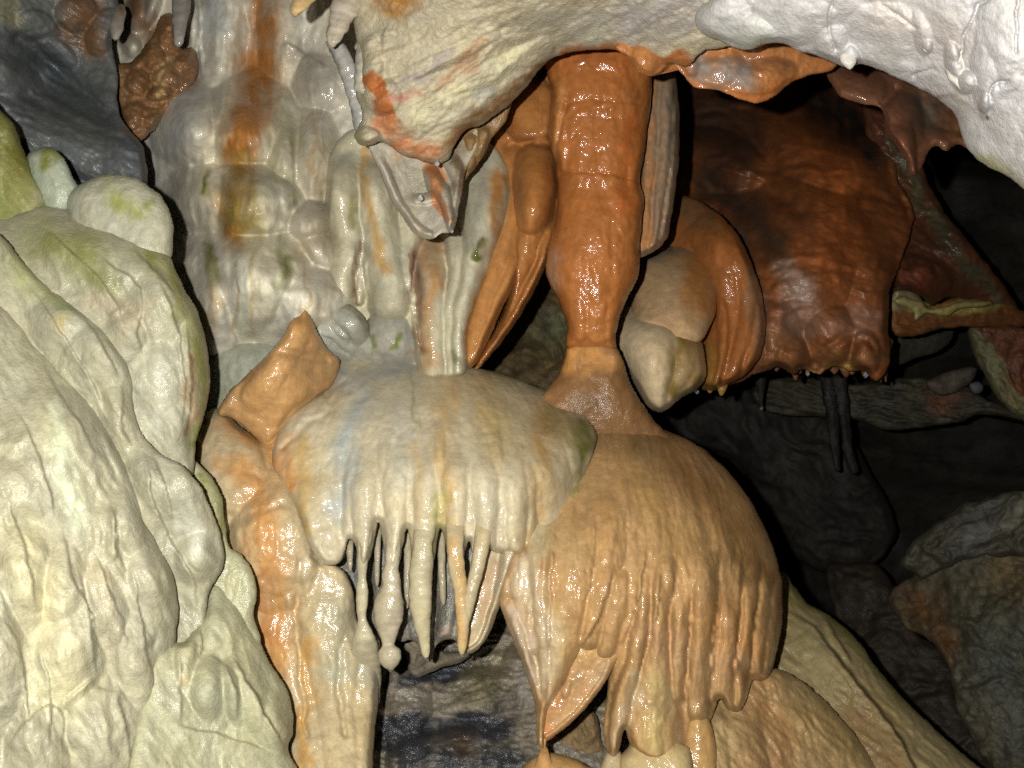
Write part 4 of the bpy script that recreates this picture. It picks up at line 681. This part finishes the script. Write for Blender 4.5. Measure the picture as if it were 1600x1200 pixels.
layer("mound_lobe", [(294, 722), (312, 727), (334, 750), (348, 785), (352, 820), (358, 852), (378, 868), (396, 895), (402, 930), (396, 962), (408, 1005), (380, 1040), (330, 980), (322, 880), (296, 780)],
      [(320, 770, 1.46), (375, 920, 1.42), (380, 1000, 1.4)], 26, M_DAMP, (190, 188, 150), paint=[([(320, 750, 20), (345, 820, 16)], (130, 132, 70), .7)], noise=[(4, 20, 50, 15), (2, 9, 20, 15), (0.8, 6, 6, 0)], parent=lf, push=(1.56, 0.74), lk=0.75, lp=1.7, fold=0.95, back=0.2)
layer("mound_lobe", [(318, 960), (326, 925), (340, 912), (360, 930), (385, 958), (405, 1000), (422, 1035), (445, 1070), (456, 1105), (458, 1140), (452, 1178), (480, 1240), (490, 1420), (200, 1420), (230, 1050), (290, 1000)],
      [(340, 950, 1.38), (420, 1080, 1.36), (340, 1060, 1.28), (320, 1180, 1.22), (430, 1200, 1.3), (330, 1350, 1.1)], [(350, 920, 24), (455, 1120, 34)], M_DAMP, (188, 185, 150),
      lobes=[(325, 1075, 30, 56, 0, 34), (365, 1080, 22, 60, -10, 22), (395, 1090, 34, 90, -20, 22), (430, 1130, 30, 60, -10, 26), (290, 1020, 20, 60, 0, 20), (350, 980, 40, 50, -20, 22)],
      grooves=[([(308, 960, 5), (315, 990, 5), (312, 1040, 5)], 9), ([(350, 1035, 5), (370, 1075, 5), (372, 1130, 5)], 10), ([(358, 1020, 5), (398, 1085, 5), (425, 1130, 5), (450, 1180, 5)], 11), ([(280, 1010, 5), (284, 1080, 5), (280, 1140, 5)], 8), ([(318, 1020, 4), (345, 1035, 5), (372, 1060, 5), (375, 1110, 5)], 6), ([(265, 1130, 5), (350, 1150, 6), (440, 1180, 6)], 8), ([(380, 1050, 5), (420, 1120, 5), (450, 1180, 5)], 6)],
      noise=nz_left(-20), paint=[([(330, 1080, 26), (370, 1120, 30)], (188, 190, 160), .5), ([(430, 1080, 16), (440, 1140, 16)], (176, 164, 130), .6), ([(285, 1060, 14)], (200, 180, 140), .6)], parent=lf, push=(1.56, 0.74), lk=0.75, lp=1.7, fold=0.95, back=0.3)
layer("mound_lobe", [(-800, 380), (-60, 455), (0, 470), (32, 502), (60, 535), (95, 575), (135, 622), (168, 672), (195, 725), (218, 775), (226, 812), (246, 850), (268, 895), (279, 945), (276, 985), (270, 1030), (262, 1075), (256, 1130), (254, 1180), (254, 1260), (256, 1450), (-800, 1500)],
      [(0, 520, 1.28), (100, 640, 1.24), (200, 780, 1.22), (250, 920, 1.22), (100, 850, 1.12), (230, 1100, 1.20), (50, 1050, 1.06), (200, 1350, 1.08), (-200, 700, 1.0), (-200, 1200, 0.95), (-750, 700, 0.9), (-750, 1300, 0.85)], [(30, 500, 60), (160, 660, 50), (275, 950, 50), (256, 1200, 44)], M_DAMP, (187, 182, 153),
      lobes=[(240, 900, 40, 60, -15, 30), (200, 820, 30, 60, -20, 20), (90, 700, 90, 110, -35, 30), (40, 900, 50, 90, 0, 26), (95, 920, 40, 80, 0, 26), (110, 1030, 60, 90, 0, 34), (170, 960, 36, 90, -15, 24), (210, 1040, 40, 90, -10, 26), (160, 1140, 70, 90, 10, 34), (60, 1180, 60, 90, 0, 34), (-10, 1030, 50, 130, 0, 40), (30, 760, 60, 60, -20, 24), (180, 700, 26, 60, -30, 16)],
      grooves=[([(172, 780, 6), (186, 840, 6), (180, 880, 6)], 8), ([(100, 830, 6), (108, 880, 6), (125, 925, 6), (146, 960, 6), (152, 1050, 6)], 10), ([(200, 870, 6), (215, 920, 6), (224, 990, 6), (240, 1060, 6), (250, 1160, 6)], 9), ([(150, 850, 6), (165, 910, 6), (192, 970, 6), (200, 1020, 5)], 7),
               ([(60, 560, 8), (110, 640, 8), (160, 720, 8)], 7), ([(30, 640, 9), (70, 740, 9), (90, 820, 8)], 8), ([(10, 780, 8), (40, 860, 8), (60, 960, 8)], 8), ([(0, 960, 6), (30, 1010, 7), (42, 1090, 7), (45, 1140, 6)], 14), ([(180, 1080, 6), (200, 1140, 6), (205, 1230, 6)], 8), ([(60, 1000, 7), (80, 1080, 7), (75, 1180, 7)], 7), ([(120, 880, 5), (140, 960, 6), (150, 1060, 5)], 8), ([(180, 780, 5), (182, 860, 5), (205, 900, 5)], 8), ([(95, 1105, 6), (120, 1080, 6), (150, 1050, 5)], 9), ([(0, 1180, 8), (60, 1110, 7), (95, 1110, 6), (100, 1200, 6)], 9)],
      noise=[(8, 54, 140, -20), (3.2, 20, 60, -18), (1.2, 9, 20, -15), (0.4, 5, 7, 0)],
      paint=[([(80, 640, 20), (110, 760, 24), (120, 820, 20)], (214, 220, 186), .8), ([(40, 850, 60), (80, 1000, 60)], (216, 206, 164), .7), ([(150, 900, 40), (180, 980, 40)], (196, 184, 150), .6), ([(30, 560, 40)], (186, 184, 154), .6), ([(90, 1080, 60)], (222, 214, 170), .7)], parent=lf, push=(1.56, 0.74), lk=0.75, lp=1.7, fold=0.95, back=0.4)
# ================================================================== OVERHANG
oh = thing("rock_overhang", "layered cream rock overhang with an orange lip across the upper middle", "rock overhang", (800, 200, 1.55))
layer("overhang_face", [(480, -700), (520, -60), (545, 10), (556, 60), (560, 100), (556, 145), (566, 180), (560, 196), (553, 212), (562, 226), (580, 228), (600, 222), (622, 240), (650, 248), (680, 257), (698, 250), (712, 226), (722, 208), (735, 200), (752, 196), (780, 176), (800, 160), (822, 138), (842, 112), (862, 92), (890, 82), (930, 78), (964, 79), (985, 92), (1000, 110), (1022, 118), (1044, 100), (1075, 104), (1100, 80), (1160, 60), (1250, -60), (1300, -700)],
      [(590, 200, 1.60), (690, 230, 1.62), (760, 150, 1.60), (870, 70, 1.60), (1000, 90, 1.58), (620, 120, 1.55), (700, 60, 1.50), (850, 20, 1.45), (1050, 40, 1.45), (560, 30, 1.60), (800, -200, 1.2), (1100, -200, 1.15), (600, -650, 1.1), (1200, -650, 1.05)],
      [(553, 200, 20), (690, 250, 20), (760, 190, 30), (850, 110, 26), (940, 80, 16), (1020, 115, 12)], M_DRY, (198, 186, 156),
      lobes=[(580, 110, 20, 60, 0, 22), (600, 150, 30, 30, 0, 20), (575, 215, 26, 18, 20, 26)],
      ridges=[([(600, 170, 22), (650, 190, 24), (720, 150, 22), (790, 110, 20), (850, 75, 16)], 14), ([(620, 120, 10), (700, 90, 12), (770, 55, 10)], 8), ([(660, 235, 18), (720, 180, 22), (790, 140, 22), (850, 95, 16)], 14)],
      grooves=[([(600, 110, 3), (596, 60, 3), (606, 40, 3)], 10), ([(600, 160, 4), (660, 150, 4), (720, 115, 4), (760, 80, 4), (782, 55, 4)], 9), ([(625, 185, 3), (690, 150, 3), (740, 120, 3), (765, 90, 3)], 7), ([(600, 140, 3), (660, 112, 3), (730, 75, 3)], 6), ([(735, 205, 3), (725, 190, 3)], 5)],
      noise=[(8, 60, 20, -30), (3, 20, 9, -30, 'r'), (1.4, 8, 7, 0), (.6, 5, 5, 0)], fold=0.7, mott=9, stretch=1,
      paint=[([(600, 10, 30), (640, 0, 30)], (186, 124, 56), .85), ([(580, 128, 22), (592, 150, 18), (610, 200, 12)], (184, 98, 44), .95, .4), ([(600, 200, 16), (640, 225, 18), (685, 245, 18)], (196, 124, 84), .9), ([(610, 150, 12), (660, 150, 8)], (186, 128, 112), .8), ([(620, 130, 14), (700, 90, 12)], (168, 156, 150), .7), ([(690, 130, 10), (760, 70, 10)], (190, 146, 110), .7),
             ([(650, 190, 20), (740, 130, 22), (800, 80, 20)], (214, 206, 168), .8), ([(715, 205, 16), (755, 180, 18), (800, 148, 20), (850, 100, 14)], (150, 112, 68), .95), ([(740, 150, 12), (770, 135, 12)], (190, 188, 176), .8), ([(700, 230, 22), (720, 200, 16)], (176, 120, 70), .8),
             ([(880, 78, 16), (960, 70, 20), (1020, 100, 20), (1070, 95, 22)], (190, 108, 54), .95, .6), ([(1000, 20, 60), (1080, 0, 60)], (192, 186, 182), .9), ([(860, 30, 40), (940, 40, 30)], (200, 196, 180), .7), ([(560, 180, 12), (562, 210, 14)], (206, 190, 140), .6)], parent=oh, back=0.5, step=2.5)
layer("overhang_lip", [(962, 72), (1000, 50), (1060, 40), (1120, 30), (1170, 50), (1230, 60), (1320, 88), (1312, 100), (1295, 112), (1262, 118), (1236, 130), (1215, 146), (1198, 157), (1178, 161), (1150, 153), (1118, 141), (1088, 138), (1074, 126), (1058, 108), (1046, 98), (1034, 112), (1012, 119), (994, 108), (982, 90)],
      [(1000, 80, 1.56), (1100, 90, 1.60), (1180, 130, 1.58), (1280, 90, 1.62), (1120, 40, 1.5)], 8, M_WET, (184, 112, 62),
      lobes=[(1120, 105, 50, 34, 10, 24), (1190, 120, 60, 30, -10, 20), (1010, 90, 26, 26, 0, 16)], grooves=[([(1080, 110, 10), (1085, 70, 12)], 14), ([(1120, 80, 20), (1180, 95, 16)], 14)],
      paint=[([(1100, 110, 34), (1160, 118, 30)], (148, 138, 128), .9), ([(1180, 90, 26), (1230, 100, 22)], (150, 96, 56), .8), ([(1090, 136, 8), (1178, 158, 9), (1240, 126, 7)], (190, 104, 50), .9)], noise=[(4, 30, 18, 0), (2, 8, 8, 0, 'r')], parent=oh, back=0.06, step=2.5)
layer("hanging_drapery", [(574, 222), (600, 215), (650, 235), (700, 235), (722, 215), (738, 200), (752, 190), (745, 230), (730, 262), (722, 300), (714, 345), (706, 362), (690, 364), (678, 373), (660, 372), (644, 362), (628, 338), (610, 310), (596, 275), (584, 248)],
      [(610, 260, 1.68), (650, 300, 1.72), (660, 350, 1.66), (700, 340, 1.62), (720, 250, 1.72)], 8, M_DAMP, (196, 188, 168),
      ridges=[([(578, 232, 12), (604, 290, 14), (636, 345, 10), (668, 368, 8)], 24), ([(668, 255, 9), (682, 290, 12), (697, 315, 11), (706, 355, 8)], 60), ([(640, 312, 5), (665, 311, 8), (690, 302, 8)], 16), ([(700, 240, 12), (716, 280, 12), (714, 330, 8)], 24)],
      grooves=[([(636, 262, 30), (652, 290, 22)], 16), ([(662, 338, 26)], 8)], lobes=[(655, 330, 40, 30, 0, 14)],
      paint=[([(668, 262, 12), (684, 298, 18), (703, 340, 9)], (204, 134, 90), .95, .5), ([(716, 230, 22), (718, 290, 14)], (130, 96, 52), .95), ([(620, 250, 16)], (196, 150, 110), .5), ([(640, 362, 10), (690, 368, 8)], (200, 204, 170), .7), ([(645, 270, 20)], (150, 146, 140), .6)], noise=[(3, 24, 40, 0), (1.2, 8, 8, 0)], parent=oh, back=0.03, step=2)
layer("hanging_drapery", [(715, 210), (735, 196), (770, 178), (800, 150), (790, 190), (770, 215), (756, 245), (738, 268), (722, 285), (716, 250)],
      [(750, 220, 1.74)], 10, M_DAMP, (150, 116, 72), ridges=[([(735, 205, 10), (735, 260, 8)], 14), ([(760, 195, 10), (750, 240, 7)], 14)], noise=[(3, 10, 30, 0)], parent=oh, back=0.05, step=2.5)
for pts, c in (([(560, -30, 24, 1.62), (540, 10, 22, 1.6), (530, 35, 17, 1.58), (524, 50, 14, 1.57), (520, 64, 10, 1.56), (519, 72, 5, 1.56)], (190, 178, 160)),
               ([(520, 60, 12, 1.66), (540, 100, 14, 1.66), (556, 150, 13, 1.66), (566, 200, 12, 1.66)], (172, 170, 164)),
               ([(572, 60, 14, 1.62), (570, 100, 15, 1.6), (568, 140, 15, 1.59)], (190, 184, 164)),
               ([(500, -60, 26, 1.6), (482, -20, 20, 1.58), (472, 0, 14, 1.56), (464, 14, 11, 1.55), (460, 22, 7, 1.55)], (206, 170, 120))):
    strand("stalactite", pts, M_WETTER, c, [([(580, 0, 30)], (186, 120, 60), .7)], parent=oh, rough=0.22, fine=2)
def drop(x, y, r, d, parent):
    strand("water_drop", [(x, y - r * 1.2, r * 0.35, d), (x, y - r * 0.5, r * 0.8, d), (x, y, r, d), (x, y + r * 0.5, r * 0.85, d), (x, y + r * 0.9, r * 0.4, d)], M_WATER, (240, 240, 240), parent=parent, rough=0, fine=1, seg=12)
drop(683, 256, 4, 1.60, oh); drop(657, 310, 4.5, 1.62, oh); drop(706, 361, 3, 1.6, oh)
drop(610, 1046, 3.5, 1.575, dome); drop(666, 1027, 4, 1.565, dome); drop(722, 1022, 4, 1.555, dome)
drop(1190, 638, 3, 3.1, red); drop(1262, 584, 3.5, 2.47, red); drop(1353, 586, 4, 2.46, red); drop(1089, 612, 3.5, 2.2, bulb)

# under drapery right
one("brown_drapery", "brown grey drapery with a dripping spout under the white ceiling lobe", "drapery",
    [(1285, 90), (1330, 80), (1420, 100), (1500, 140), (1520, 200), (1512, 232), (1498, 226), (1478, 236), (1462, 228), (1450, 240), (1440, 262), (1428, 275), (1419, 268), (1415, 248), (1398, 228), (1384, 204), (1377, 170), (1345, 162), (1312, 150), (1296, 128)],
    [(1330, 130, 1.75), (1400, 160, 1.70), (1425, 240, 1.62), (1480, 200, 1.7)], 10, M_WET, (120, 78, 54),
    lobes=[(1410, 190, 36, 50, -10, 26), (1340, 130, 50, 30, 20, 20)], ridges=[([(1400, 190, 22), (1418, 240, 14), (1427, 270, 8)], 26), ([(1450, 215, 14), (1500, 222, 12)], 12)], grooves=[([(1375, 170, 8), (1400, 140, 8)], 16), ([(1450, 190, 14), (1440, 150, 14)], 14)],
    paint=[([(1430, 160, 30), (1460, 180, 24)], (84, 78, 66), .9), ([(1410, 205, 18), (1425, 255, 12)], (122, 76, 54), .9), ([(1495, 205, 16)], (150, 100, 50), .8)], noise=[(4, 24, 30, 0), (1.6, 8, 8, 0)], back=0.1, step=2.5)

# white ceiling
wc = thing("ceiling_lobe", "bright white lumpy calcite ceiling lobe with small drips, upper right", "flowstone", (1350, 100, 1.25))
layer("ceiling_face", [(1140, -300), (1122, -40), (1108, 0), (1092, 14), (1086, 32), (1094, 50), (1120, 62), (1150, 76), (1172, 77), (1196, 68), (1222, 68), (1250, 80), (1290, 92), (1318, 104), (1330, 106), (1345, 100), (1375, 110), (1410, 126), (1442, 142), (1468, 156), (1486, 172), (1498, 192), (1504, 218), (1520, 242), (1545, 262), (1572, 275), (1596, 292), (1640, 330), (1760, 420), (1960, 560), (2400, 700), (2500, -700), (1300, -760)],
      [(1110, 30, 1.36), (1200, 30, 1.30), (1325, 80, 1.30), (1300, 0, 1.2), (1450, 100, 1.22), (1500, 190, 1.24), (1550, 150, 1.12), (1590, 270, 1.16), (1500, -150, 1.05), (1750, 100, 1.0), (1200, -200, 1.15), (2400, 400, 0.95), (2000, -600, 0.95), (1300, -700, 1.1)],
      [(1086, 30, 30), (1200, 65, 20), (1325, 104, 14), (1480, 165, 30), (1590, 290, 40)], M_DAMP, (204, 202, 202),
      lobes=[(1130, 30, 44, 40, 0, 16), (1180, 50, 50, 30, 10, 16), (1328, 92, 20, 24, 0, 24), (1300, 70, 30, 34, -30, 16), (1448, 72, 11, 14, 0, 18), (1440, 50, 20, 40, -10, 12), (1510, 128, 20, 20, 0, 22), (1490, 100, 14, 40, -10, 16), (1540, 160, 12, 18, 0, 20), (1540, 110, 26, 60, 0, 14), (1240, 30, 70, 44, 0, 14), (1380, 60, 60, 60, 0, 14), (1570, 60, 50, 90, 0, 14), (1480, 20, 50, 50, 0, 12)],
      grooves=[([(1550, -10, 5), (1528, 10, 5), (1508, 50, 5), (1496, 96, 4)], 9), ([(1575, 128, 4), (1552, 136, 5), (1545, 172, 5)], 9), ([(1590, 0, 2.5), (1588, 80, 2.5)], 8), ([(1300, 0, 4), (1295, 40, 4), (1305, 80, 4)], 6), ([(1430, 118, 4), (1460, 108, 3)], 6), ([(1380, 10, 5), (1430, 45, 5)], 5)],
      noise=[(6, 70, 60, 10), (2.2, 26, 24, 10), (0.5, 9, 9, 0), (0.4, 5, 5, 0)], mott=6,
      paint=[([(1320, 150, 30), (1400, 140, 20), (1500, 230, 20), (1590, 290, 26)], (176, 176, 140), .8), ([(1360, 20, 50), (1500, 60, 50)], (206, 196, 190), .6), ([(1448, 140, 8), (1540, 176, 6)], (150, 130, 110), .5), ([(1200, 60, 40), (1120, 50, 30)], (196, 206, 190), .5), ([(1542, 176, 6)], (40, 30, 24), 1)], parent=wc, back=0.5, step=2.0)
for pts in ([(1325, 84, 14, 1.285), (1327, 98, 11, 1.28), (1328, 106, 5, 1.28)], [(1446, 50, 9, 1.205), (1448, 66, 9, 1.195), (1449, 78, 7, 1.19)], [(1484, 100, 9, 1.195), (1492, 118, 11, 1.18), (1506, 130, 12, 1.175), (1516, 136, 9, 1.175)], [(1540, 130, 8, 1.16), (1539, 150, 8, 1.15), (1538, 168, 5, 1.15)]):
    strand("stalactite", pts, M_DAMP, (208, 204, 194), parent=wc, rough=0.2, fine=2)
